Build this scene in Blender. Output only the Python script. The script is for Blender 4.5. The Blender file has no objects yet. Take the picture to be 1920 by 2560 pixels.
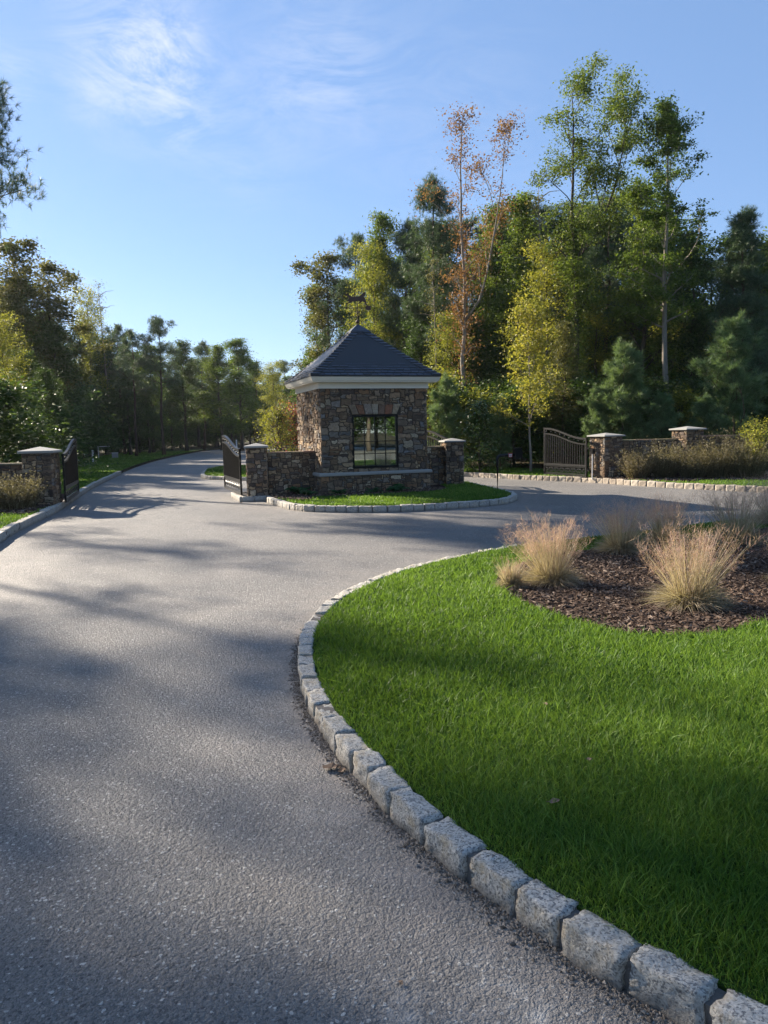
import bpy, math, random
import numpy as np
from math import radians as R, cos, sin, pi, tan
C = bpy.context.scene.collection
rs = np.random.RandomState

# ------------------------------------------------------------------ camera maths
F = 1900.; TH = math.atan(203/F); RO = 0.0215; CH = 1.6
cr, sr, ct, st = cos(RO), sin(RO), cos(TH), sin(TH)
def ray(px, py):
    a = (px-960)/F; b = (1280-py)/F
    a2 = a*cr+b*sr; b2 = b*cr-a*sr
    return (a2, ct+b2*st, -st+b2*ct)
def spot(dx, dist):               # ground point seen at photo column dx at a distance
    d = ray(dx*1920/1659, 1080)
    return d[0]/d[1]*dist
def height(dx, dy, dist):         # height of what is seen at a photo point at a distance
    d = ray(dx*1920/1659, dy*1920/1659)
    return CH+d[2]/d[1]*dist

# ------------------------------------------------------------------ mesh helpers
class MB:
    def __init__(s): s.v = []; s.q = []; s.t = []; s.qa = []; s.ta = []; s.n = 0
    def add(s, V, Q=None, T=None, qa=None, ta=None):
        V = np.asarray(V, float).reshape(-1, 3); s.v.append(V)
        if Q is not None and len(Q):
            Q = np.asarray(Q, int).reshape(-1, 4); s.q.append(Q+s.n)
            s.qa.append(np.broadcast_to(np.asarray((.5, .5, .5) if qa is None else qa, float), (len(Q), 3)))
        if T is not None and len(T):
            T = np.asarray(T, int).reshape(-1, 3); s.t.append(T+s.n)
            s.ta.append(np.broadcast_to(np.asarray((.5, .5, .5) if ta is None else ta, float), (len(T), 3)))
        s.n += len(V)
    def box(s, x0, x1, y0, y1, z0, z1, col=None):
        V = [(x, y, z) for z in (z0, z1) for y in (y0, y1) for x in (x0, x1)]
        s.add(V, [(0, 2, 3, 1), (4, 5, 7, 6), (0, 1, 5, 4), (2, 6, 7, 3), (0, 4, 6, 2), (1, 3, 7, 5)], qa=col)
    def bar(s, p, q, w, h=None, up=(0, 0, 1)):
        p = np.array(p, float); q = np.array(q, float); d = q-p; d /= np.linalg.norm(d)
        sd = np.cross(d, up); 
        if np.linalg.norm(sd) < 1e-4: sd = np.cross(d, (1, 0, 0))
        sd /= np.linalg.norm(sd); u = np.cross(sd, d); h = w if h is None else h
        V = [e+sd*a*w/2+u*b*h/2 for e in (p, q) for a, b in ((-1, -1), (1, -1), (1, 1), (-1, 1))]
        s.add(V, [(0, 1, 2, 3), (4, 7, 6, 5), (0, 4, 5, 1), (1, 5, 6, 2), (2, 6, 7, 3), (3, 7, 4, 0)])
    def tube(s, P, r, n=6, cap=True, col=None):
        P = np.asarray(P, float); m = len(P); r = np.broadcast_to(r, m)
        T = np.gradient(P, axis=0); T /= np.linalg.norm(T, axis=1)[:, None]+1e-9
        ref = np.array((0, 0, 1.)) if abs(T[:, 2]).mean() < .8 else np.array((1., 0, 0))
        A = np.cross(T, ref); A /= np.linalg.norm(A, axis=1)[:, None]+1e-9; B = np.cross(T, A)
        th = np.arange(n)*2*pi/n
        V = P[:, None]+r[:, None, None]*(A[:, None]*np.cos(th)[None, :, None]+B[:, None]*np.sin(th)[None, :, None])
        i = np.arange(m-1)[:, None]*n; j = np.arange(n)[None]; k = (j+1) % n
        Q = np.stack([i+j, i+k, i+n+k, i+n+j], -1).reshape(-1, 4)[:, ::-1]
        V = V.reshape(-1, 3); Tr = []
        if cap:
            V = np.vstack([V, P[0], P[-1]]); b = m*n
            for a in range(n):
                Tr.append((b, a, (a+1) % n)); Tr.append((b+1, (m-1)*n+(a+1) % n, (m-1)*n+a))
        s.add(V, Q, Tr, qa=col, ta=col)
    def lathe(s, prof, n=16, c=(0, 0, 0)):
        m = len(prof); th = np.arange(n)*2*pi/n
        V = [(c[0]+r*cos(a), c[1]+r*sin(a), c[2]+z) for r, z in prof for a in th]
        Q = [(i*n+j, i*n+(j+1) % n, (i+1)*n+(j+1) % n, (i+1)*n+j) for i in range(m-1) for j in range(n)]
        s.add(V, Q)
    def build(s, name, mat, parent=None, smooth=False):
        me = bpy.data.meshes.new(name)
        V = np.vstack(s.v).astype(np.float32)
        Q = np.vstack(s.q) if s.q else np.zeros((0, 4), int); T = np.vstack(s.t) if s.t else np.zeros((0, 3), int)
        me.vertices.add(len(V)); me.vertices.foreach_set('co', V.ravel())
        L = np.concatenate([Q.ravel(), T.ravel()]).astype(np.int32)
        me.loops.add(len(L)); me.loops.foreach_set('vertex_index', L)
        st_ = np.concatenate([np.arange(len(Q))*4, len(Q)*4+np.arange(len(T))*3]).astype(np.int32)
        me.polygons.add(len(st_)); me.polygons.foreach_set('loop_start', st_)
        me.update(calc_edges=True); me.validate()
        A = np.vstack(s.qa+s.ta).astype(np.float32)
        if len(me.polygons) == len(A):
            at = me.attributes.new('tint', 'FLOAT_VECTOR', 'FACE'); at.data.foreach_set('vector', A.ravel())
        me.polygons.foreach_set('use_smooth', [bool(smooth)]*len(me.polygons))
        me.materials.append(mat)
        o = bpy.data.objects.new(name, me); C.objects.link(o)
        if parent is not None: o.parent = parent
        return o

def tag(o, label=None, cat=None, group=None, kind=None):
    if label: o['label'] = label
    if cat: o['category'] = cat
    if group: o['group'] = group
    if kind: o['kind'] = kind
    return o
def empty(name, loc, rz=0, label=None, cat=None, group=None):
    o = bpy.data.objects.new(name, None); C.objects.link(o); o.empty_display_size = .2
    o.location = loc; o.rotation_euler = (0, 0, rz)
    return tag(o, label, cat, group)
def copy_tree(o, parent=None):
    c = o.copy(); C.objects.link(c); c.parent = parent
    for ch in [x for x in list(C.objects) if x.parent is o]: copy_tree(ch, c)
    return c

def blades(mb, P, D, B, h, w, seg=3, tint=None, rng=None):
    """curved tapering blades: root P, first direction D, bend vector B"""
    N = len(P); h = np.broadcast_to(h, N)[:, None]; w = np.broadcast_to(w, N)[:, None]
    rv = rng.normal(size=(N, 3)); S = np.cross(D, rv); S /= np.linalg.norm(S, axis=1)[:, None]+1e-9
    V = np.zeros((N, 2*seg+1, 3))
    for k in range(seg):
        s_ = k/seg; p = P+D*h*s_+B*h*s_*s_; ww = w*(1-s_**1.6)/2
        V[:, 2*k] = p-S*ww; V[:, 2*k+1] = p+S*ww
    V[:, 2*seg] = P+D*h+B*h
    b = (np.arange(N)*(2*seg+1))[:, None]
    T = b+np.array([[2*seg-2, 2*seg-1, 2*seg]])
    if tint is None: tint = rng.rand(N, 3)
    if seg > 1:
        Q = np.concatenate([b+np.array([[2*k, 2*k+1, 2*k+3, 2*k+2]]) for k in range(seg-1)])
        mb.add(V.reshape(-1, 3), Q, T, qa=np.tile(tint, (seg-1, 1)), ta=tint)
    else: mb.add(V.reshape(-1, 3), None, T, ta=tint)
def unit(v): return v/(np.linalg.norm(v, axis=-1)[..., None]+1e-9)
def leaves(mb, Cn, size, rng, tint, flat=.6, asp=.6):
    N = len(Cn); nrm = rng.normal(size=(N, 3)); nrm[:, 2] += flat*np.sign(nrm[:, 2]+.5)*1.2; nrm = unit(nrm)
    u = unit(np.cross(nrm, rng.normal(size=(N, 3)))); v = np.cross(nrm, u)
    s_ = (size*rng.uniform(.6, 1.3, N))[:, None]
    V = np.stack([Cn-u*s_*.5, Cn-u*s_*.08+v*s_*asp*.5+nrm*s_*.1, Cn+u*s_*.5, Cn-u*s_*.08-v*s_*asp*.5+nrm*s_*.1], 1)
    mb.add(V.reshape(-1, 3), np.arange(N*4).reshape(-1, 4), qa=tint)

def inpoly(P, poly):
    poly = np.asarray(poly); x, y = P[:, 0], P[:, 1]; r = np.zeros(len(P), bool); j = len(poly)-1
    for i in range(len(poly)):
        xi, yi = poly[i]; xj, yj = poly[j]
        r ^= ((yi > y) != (yj > y)) & (x < (xj-xi)*(y-yi)/(yj-yi+1e-12)+xi); j = i
    return r
def dist_line(P, line):
    line = np.asarray(line, float); d = np.full(len(P), 1e9)
    for a, b in zip(line[:-1], line[1:]):
        ab = b-a; t = np.clip(((P-a)@ab)/(ab@ab+1e-12), 0, 1); d = np.minimum(d, np.linalg.norm(P-a-t[:, None]*ab, axis=1))
    return d
def smooth(pts, n=6, closed=False):
    p = [np.array(q, float) for q in pts]; out = []; m = len(p)
    for i in range(m if closed else m-1):
        g = (lambda k: p[k % m]) if closed else (lambda k: p[max(0, min(m-1, k))])
        a, b, c, d = g(i-1), g(i), g(i+1), g(i+2)
        for k in range(n):
            t = k/n; out.append(.5*((2*b)+(c-a)*t+(2*a-5*b+4*c-d)*t*t+(3*b-a-3*c+d)*t**3))
    if not closed: out.append(p[-1])
    return np.array(out)
def offset(line, d):
    t = unit(np.gradient(line, axis=0)); return line+np.stack([t[:, 1], -t[:, 0]], 1)*d   # + = to the right of travel
def slab(name, poly, z0, z1, mat, parent=None, bottom=False):
    me = bpy.data.meshes.new(name); n = len(poly)
    V = [(x, y, z1) for x, y in poly]+[(x, y, z0) for x, y in poly]
    Fc = [tuple(range(n))]+[(i, i+n, (i+1) % n+n, (i+1) % n) for i in range(n)]+([tuple(range(2*n-1, n-1, -1))] if bottom else [])
    me.from_pydata(V, [], Fc)
    import bmesh
    b = bmesh.new(); b.from_mesh(me); bmesh.ops.triangulate(b, faces=[f for f in b.faces if len(f.verts) > 4]); bmesh.ops.recalc_face_normals(b, faces=b.faces); b.to_mesh(me); b.free()
    me.materials.append(mat); o = bpy.data.objects.new(name, me); C.objects.link(o)
    if parent is not None: o.parent = parent
    return o

# ------------------------------------------------------------------ materials
class NT:
    def __init__(s, name):
        s.m = bpy.data.materials.new(name); s.m.use_nodes = True; s.t = s.m.node_tree; s.t.nodes.clear()
        s.out = s.t.nodes.new('ShaderNodeOutputMaterial')
    def n(s, typ, **kw):
        o = s.t.nodes.new('ShaderNode'+typ)
        for k, v in kw.items():
            if k.startswith('i_'):
                key = k[2:]; key = int(key) if key.isdigit() else key.replace('_', ' ')
                sock = o.inputs[key]
                if hasattr(v, 'is_output'): s.t.links.new(v, sock)
                else: sock.default_value = v
            else: setattr(o, k, v)
        return o
    def l(s, a, b): s.t.links.new(a, b)
    def math(s, op, a, b=0., c=None):
        o = s.t.nodes.new('ShaderNodeMath'); o.operation = op
        for k, v in enumerate((a, b) if c is None else (a, b, c)):
            if hasattr(v, 'is_output'): s.l(v, o.inputs[k])
            else: o.inputs[k].default_value = v
        return o.outputs[0]
    def mix(s, f, a, b, blend='MIX'):
        o = s.t.nodes.new('ShaderNodeMix'); o.data_type = 'RGBA'; o.blend_type = blend
        for k, v in ((0, f), (6, a), (7, b)):
            if hasattr(v, 'is_output'): s.l(v, o.inputs[k])
            elif k: o.inputs[k].default_value = (*v, 1) if len(v) == 3 else v
            else: o.inputs[0].default_value = v
        return o.outputs[2]
    def ramp(s, f, stops):
        o = s.t.nodes.new('ShaderNodeValToRGB'); s.l(f, o.inputs[0]); e = o.color_ramp.elements
        while len(e) < len(stops): e.new(.5)
        for x, (p, c) in zip(e, stops): x.position = p; x.color = (*c, 1) if len(c) == 3 else c
        return o.outputs[0]
    def noise(s, scale, detail=4., rough=.55, vec=None, dist=0.):
        o = s.n('TexNoise'); o.inputs['Scale'].default_value = scale; o.inputs['Detail'].default_value = detail
        o.inputs['Roughness'].default_value = rough; o.inputs['Distortion'].default_value = dist
        s.l(vec or s.co(), o.inputs['Vector']); return o.outputs['Fac']
    def co(s, kind='Object'):
        if not hasattr(s, '_c'): s._c = s.n('TexCoord')
        return s._c.outputs[kind]
    def attr(s):
        if not hasattr(s, '_a'): s._a = s.n('SeparateXYZ'); s._at = s.n('Attribute', attribute_name='tint'); s.l(s._at.outputs['Vector'], s._a.inputs[0])
        return s._a.outputs
    def vor(s, scale, feature='F1', vec=None, rnd=1.):
        o = s.n('TexVoronoi'); o.feature = feature; o.inputs['Scale'].default_value = scale; o.inputs['Randomness'].default_value = rnd
        s.l(vec or s.co(), o.inputs['Vector']); return o
    def bump(s, h, strength=.4, dist=.01, prev=None):
        o = s.n('Bump'); o.inputs['Strength'].default_value = strength; o.inputs['Distance'].default_value = dist; s.l(h, o.inputs['Height'])
        if prev: s.l(prev, o.inputs['Normal'])
        return o.outputs[0]
    def pr(s, col, rough=.8, normal=None, metallic=0., spec=.5, link=True):
        o = s.n('BsdfPrincipled')
        for k, v in (('Base Color', col), ('Roughness', rough), ('Normal', normal), ('Metallic', metallic), ('Specular IOR Level', spec)):
            if v is None: continue
            if hasattr(v, 'is_output'): s.l(v, o.inputs[k])
            else: o.inputs[k].default_value = (*v, 1) if k == 'Base Color' else v
        if link: s.l(o.outputs[0], s.out.inputs[0])
        return o

def leaf_mat(name, c0, c1, c2, trans=.35, rough=.55, hue=.03, spec=.35):
    t = NT(name); a = t.attr()
    if name.startswith('leaf_'): c0, c1, c2 = (tuple(x*y for x, y in zip(c, (1.6, 1.45, 1.25))) for c in (c0, c1, c2))
    col = t.ramp(a[0], [(.05, c0), (.5, c1), (.95, c2)])
    oi = t.n('ObjectInfo')
    hs = t.n('HueSaturation'); t.l(col, hs.inputs['Color'])
    t.l(t.math('MULTIPLY_ADD', oi.outputs['Random'], hue, .5-hue/2), hs.inputs['Hue'])
    t.l(t.math('MULTIPLY_ADD', a[1], .5, .75), hs.inputs['Value'])
    p = t.pr(hs.outputs[0], rough, spec=spec, link=False)
    tr = t.n('BsdfTranslucent'); b2 = t.mix(.5, hs.outputs[0], (c2[0]*1.1, c2[1]*1.15, c2[2]*.5)); t.l(b2, tr.inputs[0])
    mx = t.n('MixShader'); mx.inputs[0].default_value = trans; t.l(p.outputs[0], mx.inputs[1]); t.l(tr.outputs[0], mx.inputs[2])
    t.l(mx.outputs[0], t.out.inputs[0]); return t.m

def bark_mat(name, c0, c1, sc=6.):
    t = NT(name); mp = t.n('Mapping'); t.l(t.co(), mp.inputs[0]); mp.inputs['Scale'].default_value = (1, 1, .22)
    n = t.noise(sc*2.2, 6, .7, mp.outputs[0]); n2 = t.noise(1.3, 3)
    col = t.mix(t.ramp(n, [(.3, (0, 0, 0)), (.7, (1, 1, 1))]), c0, c1)
    col = t.mix(t.math('MULTIPLY', n2, .5), col, tuple(x*.5 for x in c0))
    t.pr(col, .9, t.bump(n, .9, .03), spec=.2); return t.m

M = {}
# asphalt
t = NT('asphalt'); co = t.co()
wp = t.noise(14, 3, .6)
v1 = t.vor(150); v2 = t.vor(62); v3 = t.vor(320)
vv = t.n('VectorMath', operation='ADD'); nz = t.n('TexNoise'); nz.inputs['Scale'].default_value = 70; t.l(co, nz.inputs['Vector'])
sc_ = t.n('VectorMath', operation='SCALE'); t.l(nz.outputs['Color'], sc_.inputs[0]); sc_.inputs['Scale'].default_value = .02
t.l(co, vv.inputs[0]); t.l(sc_.outputs[0], vv.inputs[1])
v2.inputs['Vector'].default_value = (0, 0, 0); t.l(vv.outputs[0], v2.inputs['Vector'])
sp = t.n('SeparateColor'); t.l(v2.outputs['Color'], sp.inputs[0])
sp1 = t.n('SeparateColor'); t.l(v1.outputs['Color'], sp1.inputs[0])
inner = t.math('LESS_THAN', v2.outputs['Distance'], .36)
wear = t.noise(.9, 4, .6)
chip = t.math('MULTIPLY', t.math('GREATER_THAN', sp.outputs[0], t.math('MULTIPLY_ADD', wear, -.42, 1.02)), inner)
inner1 = t.math('LESS_THAN', v1.outputs['Distance'], .42)
chip1 = t.math('MULTIPLY', t.math('GREATER_THAN', sp1.outputs[0], .86), inner1)
big = t.noise(.45, 5, .6, dist=.6); mid = t.noise(3.2, 5, .65)
base = t.ramp(big, [(.3, (.16, .156, .149)), (.5, (.215, .206, .193)), (.7, (.28, .26, .234))])
base = t.mix(t.ramp(mid, [(.42, (0, 0, 0)), (.72, (.55, .55, .55))]), base, (.17, .152, .14))
base = t.mix(t.math('MULTIPLY', sp1.outputs[1], .75), base, (.045, .044, .046))
base = t.mix(t.math('MULTIPLY', chip1, .55), base, (.26, .25, .24))
base = t.mix(t.math('MULTIPLY', chip, t.math('MULTIPLY_ADD', sp.outputs[1], .6, .4)), base, (.46, .45, .42))
v4 = t.vor(34); t.l(vv.outputs[0], v4.inputs['Vector']); s4 = t.n('SeparateColor'); t.l(v4.outputs['Color'], s4.inputs[0])
c4 = t.math('MULTIPLY', t.math('GREATER_THAN', s4.outputs[0], .86), t.math('LESS_THAN', v4.outputs['Distance'], t.math('MULTIPLY_ADD', s4.outputs[2], .2, .12)))
base = t.mix(t.math('MULTIPLY', c4, t.math('MULTIPLY_ADD', s4.outputs[1], .7, .3)), base, (.52, .50, .46))
pit = t.math('MULTIPLY', t.math('LESS_THAN', sp.outputs[0], .14), inner); base = t.mix(t.math('MULTIPLY', pit, .75), base, (.03, .03, .032))
a = t.attr(); dn = t.noise(6, 6, .7)
dust = t.math('MULTIPLY', a[0], t.ramp(dn, [(.34, (0, 0, 0)), (.6, (1, 1, 1))]))
base = t.mix(dust, base, (.30, .265, .235))
bl = t.math('MULTIPLY', a[1], t.ramp(t.noise(9, 6, .75), [(.42, (0, 0, 0)), (.66, (1, 1, 1))]))
base = t.mix(bl, base, (.46, .45, .43))
hgt = t.math('ADD', t.math('MULTIPLY', v2.outputs['Distance'], -1.1), t.math('ADD', t.math('MULTIPLY', v1.outputs['Distance'], -.7), t.math('MULTIPLY', t.noise(260, 3), .7)))
nb = t.bump(t.noise(2.2, 3), .35, .03); nb = t.bump(hgt, .9, .009, nb)
t.pr(base, t.math('MULTIPLY_ADD', sp.outputs[2], -.25, .78), nb, spec=.45); M['asphalt'] = t.m

def ground_mat(name, cols, sc=3., bumpd=.02, fine=60):
    t = NT(name); a_, b_, c_ = cols
    n = t.noise(sc, 6, .7); f = t.noise(fine, 4, .7)
    col = t.ramp(n, [(.3, a_), (.5, b_), (.72, c_)]); col = t.mix(t.math('MULTIPLY', f, .6), col, tuple(x*.4 for x in a_))
    t.pr(col, .95, t.bump(f, .8, bumpd), spec=.1); return t.m
M['forest_floor'] = ground_mat('forest_floor', [(.03, .022, .012), (.055, .042, .02), (.05, .06, .02)], 1.2, .05, 18)
M['soil_lawn'] = ground_mat('soil_lawn', [(.035, .06, .012), (.045, .085, .016), (.06, .105, .02)], 6, .02, 90)
M['mulch'] = ground_mat('mulch', [(.028, .017, .013), (.055, .034, .025), (.10, .068, .05)], 14, .03, 70)
def tint_mat(name, c0, c1, c2, rough=.85, fine=80, bd=.004, spec=.25):
    t = NT(name); a = t.attr(); col = t.ramp(a[0], [(0, c0), (.5, c1), (1, c2)]); f = t.noise(fine, 4)
    col = t.mix(t.math('MULTIPLY', f, .5), col, tuple(x*.35 for x in c1)); t.pr(col, rough, t.bump(f, .5, bd), spec=spec); return t.m
M['chips'] = tint_mat('mulch_chips', (.045, .028, .02), (.13, .085, .06), (.45, .36, .28))
M['grit'] = tint_mat('gutter_grit', (.09, .07, .055), (.2, .17, .14), (.38, .34, .3))
M['grass'] = leaf_mat('lawn_grass', (.035, .095, .014), (.075, .165, .025), (.20, .30, .055), .42, .5, 0, .22)
M['straw'] = leaf_mat('ornamental_grass_blades', (.15, .115, .075), (.32, .26, .18), (.54, .46, .35), .3, .5, .01)
M['stalk'] = leaf_mat('ornamental_grass_stalks', (.28, .21, .14), (.45, .36, .25), (.60, .51, .38), .3, .5, .01)
M['plume'] = leaf_mat('pink_plumes', (.36, .19, .17), (.48, .30, .26), (.60, .43, .37), .4, .6, .01)
M['bronze'] = leaf_mat('bronze_stems', (.06, .048, .028), (.15, .122, .07), (.28, .24, .145), .3, .6, .02)
M['oak'] = leaf_mat('leaf_green', (.026, .058, .012), (.055, .105, .02), (.12, .17, .035), .38)
M['dkgreen'] = leaf_mat('leaf_dark_green', (.016, .038, .012), (.034, .068, .017), (.07, .115, .03), .3)
M['ylgreen'] = leaf_mat('leaf_yellow_green', (.05, .085, .018), (.12, .155, .03), (.27, .27, .055), .4)
M['orange'] = leaf_mat('leaf_orange', (.07, .032, .02), (.135, .062, .038), (.19, .125, .06), .38)
M['bronzeleaf'] = leaf_mat('leaf_bronze', (.035, .05, .018), (.075, .09, .032), (.14, .135, .052), .32)
M['red'] = leaf_mat('leaf_red', (.12, .02, .02), (.2, .05, .04), (.25, .1, .07), .35)
M['holly'] = leaf_mat('leaf_glossy', (.02, .045, .014), (.035, .07, .018), (.07, .11, .03), .12, .25, .02, .7)
M['pine'] = leaf_mat('pine_needles', (.03, .062, .032), (.06, .11, .055), (.13, .18, .085), .28, .5, .02)
M['ypine'] = leaf_mat('young_pine_needles', (.045, .09, .04), (.11, .185, .08), (.24, .32, .13), .3, .5, .02)
M['fern'] = leaf_mat('fern_leaf', (.02, .055, .018), (.035, .09, .03), (.06, .13, .04), .3)
M['bark'] = bark_mat('bark_dark', (.05, .04, .032), (.14, .115, .09))
M['pbark'] = bark_mat('bark_pale', (.17, .145, .115), (.40, .36, .30))
M['pinebark'] = bark_mat('bark_pine', (.06, .042, .032), (.16, .11, .08))

t = NT('granite'); co = t.co()
n1 = t.noise(70, 5, .75); n2 = t.noise(9, 5, .65); v = t.vor(170); s_ = t.n('SeparateColor'); t.l(v.outputs['Color'], s_.inputs[0])
oi = t.n('ObjectInfo')
col = t.ramp(n1, [(.28, (.12, .12, .125)), (.45, (.36, .35, .32)), (.6, (.56, .53, .48)), (.8, (.68, .63, .54))])
col = t.mix(t.math('MULTIPLY', t.math('LESS_THAN', s_.outputs[0], .22), .75), col, (.07, .075, .085))
col = t.mix(t.math('MULTIPLY', t.ramp(n2, [(.5, (0, 0, 0)), (.72, (1, 1, 1))]), .6), col, (.48, .36, .2))
col = t.mix(t.ramp(t.noise(13, 6, .7, dist=1.), [(.56, (0, 0, 0)), (.68, (.75, .75, .75))]), col, (.13, .135, .14))
col = t.mix(t.math('MULTIPLY', oi.outputs['Random'], .25), col, (.3, .27, .22))
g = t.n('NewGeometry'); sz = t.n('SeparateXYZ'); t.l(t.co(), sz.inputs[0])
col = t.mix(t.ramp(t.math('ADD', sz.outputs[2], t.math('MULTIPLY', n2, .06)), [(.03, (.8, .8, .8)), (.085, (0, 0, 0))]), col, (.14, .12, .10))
nb = t.bump(t.noise(26, 6, .7), .8, .016); nb = t.bump(n1, .5, .004, nb)
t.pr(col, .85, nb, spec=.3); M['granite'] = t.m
M['granite_tan'] = tint_mat('granite_tan', (.30, .25, .20), (.42, .36, .29), (.52, .46, .38), .85, 40, .01)
M['mortar'] = ground_mat('mortar', [(.13, .12, .11), (.19, .175, .16), (.24, .22, .2)], 20, .008, 120)
M['mortar_wall'] = ground_mat('mortar_wall', [(.07, .055, .045), (.10, .08, .062), (.12, .10, .08)], 10, .01, 90)

t = NT('fieldstone'); at = t.n('Attribute', attribute_name='tint')
n = t.noise(16, 6, .7); f = t.noise(60, 5, .7)
col = t.mix(t.ramp(n, [(.35, (0, 0, 0)), (.75, (.75, .75, .75))]), at.outputs['Vector'], (.055, .04, .032))
col = t.mix(t.ramp(t.noise(9, 5, .6, dist=.8), [(.52, (0, 0, 0)), (.8, (.5, .5, .5))]), col, (.30, .225, .14))
col = t.mix(t.math('MULTIPLY', f, .25), col, (.03, .025, .02)); col = t.mix(1., col, (1.38, 1.36, 1.28), 'MULTIPLY')
t.pr(col, .85, t.bump(t.noise(30, 6, .75), .9, .02), spec=.25); M['stone'] = t.m
def paint(name, c, rough=.5, nsc=25, var=.25, bd=.002, spec=.5, metallic=0.):
    t = NT(name); n = t.noise(nsc, 5, .65); n2 = t.noise(2.5, 4)
    col = t.mix(t.math('MULTIPLY', n2, var), c, tuple(x*.55 for x in c)); t.pr(col, rough, t.bump(n, .4, bd), spec=spec, metallic=metallic); return t.m
M['cream'] = paint('cream_paint', (.74, .70, .60), .55)
M['cap'] = paint('cast_stone', (.30, .295, .275), .8, 40, .5, .004)
M['black'] = paint('black_iron', (.004, .004, .0045), .38, 60, .3, .001, .3)
M['white'] = paint('white_paint', (.75, .75, .74), .5)
M['grey'] = paint('grey_plastic', (.35, .35, .35), .5)
M['bronze_metal'] = paint('weathered_copper', (.09, .055, .04), .5, 30, .5, .002, .5, .5)
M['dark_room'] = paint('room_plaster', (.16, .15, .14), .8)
M['redp'] = paint('red_plate', (.35, .03, .03), .4)
t = NT('slate'); a = t.attr(); n = t.noise(40, 5)
col = t.ramp(a[0], [(0, (.004, .005, .007)), (.12, (.018, .027, .044)), (.5, (.036, .052, .082)), (1, (.075, .095, .135))]); col = t.mix(t.math('MULTIPLY', n, .4), col, (.03, .034, .04))  # darkest stop: row shadow painted on slate edges and underlay
t.pr(col, .48, t.bump(n, .5, .006), spec=.6); M['slate'] = t.m
t = NT('window_glass')
gl = t.n('BsdfGlossy'); gl.inputs['Roughness'].default_value = .015; gl.inputs['Color'].default_value = (.85, .95, .9, 1)
tr = t.n('BsdfTransparent'); tr.inputs[0].default_value = (.55, .62, .58, 1); mx = t.n('MixShader'); mx.inputs[0].default_value = .42
t.l(tr.outputs[0], mx.inputs[1]); t.l(gl.outputs[0], mx.inputs[2]); t.l(mx.outputs[0], t.out.inputs[0]); M['glass'] = t.m

# ------------------------------------------------------------------ the ground
LEFT = smooth([(-1.5, -4), (-3.3, 2), (-4.6, 7.2), (-5.94, 11.65), (-6.49, 13.75), (-6.95, 15.9), (-7.58, 18.28), (-9.06, 23.67), (-10.64, 30.26), (-13.0, 41), (-15.0, 53), (-17.4, 74), (-16.6, 84), (-12, 95), (0, 103), (30, 112)], 5)
RIGHT = smooth([(30, -6), (19, 4.5), (13.5, 11), (10.6, 15.0), (8.79, 17.33), (7.79, 18.57), (6.84, 19.94), (5.83, 21.82), (4.46, 23.38), (2.62, 26.03), (.6, 29.2), (-2.5, 35), (-6, 44), (-8.6, 56), (-9.8, 70), (-7, 82), (2, 90), (30, 99)], 5)
FG_OUT = smooth([(13, 1.2), (9, -.1), (5, -.1), (2.7, .55), (1.6, 1.12), (1.15, 1.47), (.71, 1.93), (.44, 2.27), (.19, 2.66), (-.04, 3.1), (-.29, 3.7), (-.47, 4.28), (-.58, 4.85), (-.64, 5.5), (-.6, 6.2), (-.42, 7.0), (-.05, 7.8), (.55, 8.65), (1.4, 9.45), (2.5, 10.15), (4.0, 11.0), (6, 12.1), (8.5, 12.6), (11, 11.5), (13.5, 8)], 6)
FG_IN = offset(FG_OUT, .098); ZF = .101
KI = smooth([(-2.78, 18.25), (-2.66, 17.4), (-2.2, 16.29), (-1.92, 15.75), (-1.5, 15.3), (-.73, 15.0), (.0, 14.88), (.83, 15.03), (1.57, 15.32), (2.12, 15.61), (2.61, 16.05), (2.95, 16.8), (3.02, 17.5), (2.95, 18.2), (2.75, 19.2), (2.55, 20.3), (2.35, 21.2), (1.7, 22.5), (.2, 23.4), (-1.6, 23.2), (-2.9, 21.8), (-3.0, 20.0)], 5, True)
MED = smooth([(-6.72, 28.1), (-5.66, 26.7), (-4, 25.6), (-2.0, 25.3), (-.6, 26), (-1.6, 29), (-4.5, 34), (-7.2, 36), (-7.6, 33)], 5, True)

slab('ground', [(-500, -500), (500, -500), (500, 500), (-500, 500)], -.6, -.05, M['forest_floor'])['kind'] = 'structure'
# road sheet: a rectilinear grid, denser near the kerb so that dust gathers there
xs = np.concatenate([[-60, -30, -15, -8, -5, -3.5], np.arange(-2.4, 3.2, .07), [4, 6, 9, 15, 30, 60]])
ys = np.concatenate([[-40, -10, -2, 0], np.arange(.7, 9.6, .08), np.arange(10, 30, .8), [32, 36, 42, 50, 60, 75, 95, 130]])
X, Y = np.meshgrid(xs, ys); nx, ny = len(xs), len(ys); PV = np.stack([X.ravel(), Y.ravel(), np.zeros(nx*ny)], 1)
i = (np.arange(ny-1)[:, None]*nx+np.arange(nx-1)[None]).ravel(); Q = np.stack([i, i+1, i+nx+1, i+nx], 1)
cen = PV[Q].mean(1)[:, :2]; dd = dist_line(cen, FG_OUT)
dK = np.minimum(dist_line(cen, KI), np.minimum(dist_line(cen, LEFT), dist_line(cen, RIGHT)))
du = np.clip(np.exp(-dd/.16)*1.15+np.exp(-dK/.5)*.6+.16*np.exp(-((dd-.45)/.3)**2), 0, .95)
sx = np.zeros(len(cen))
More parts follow.
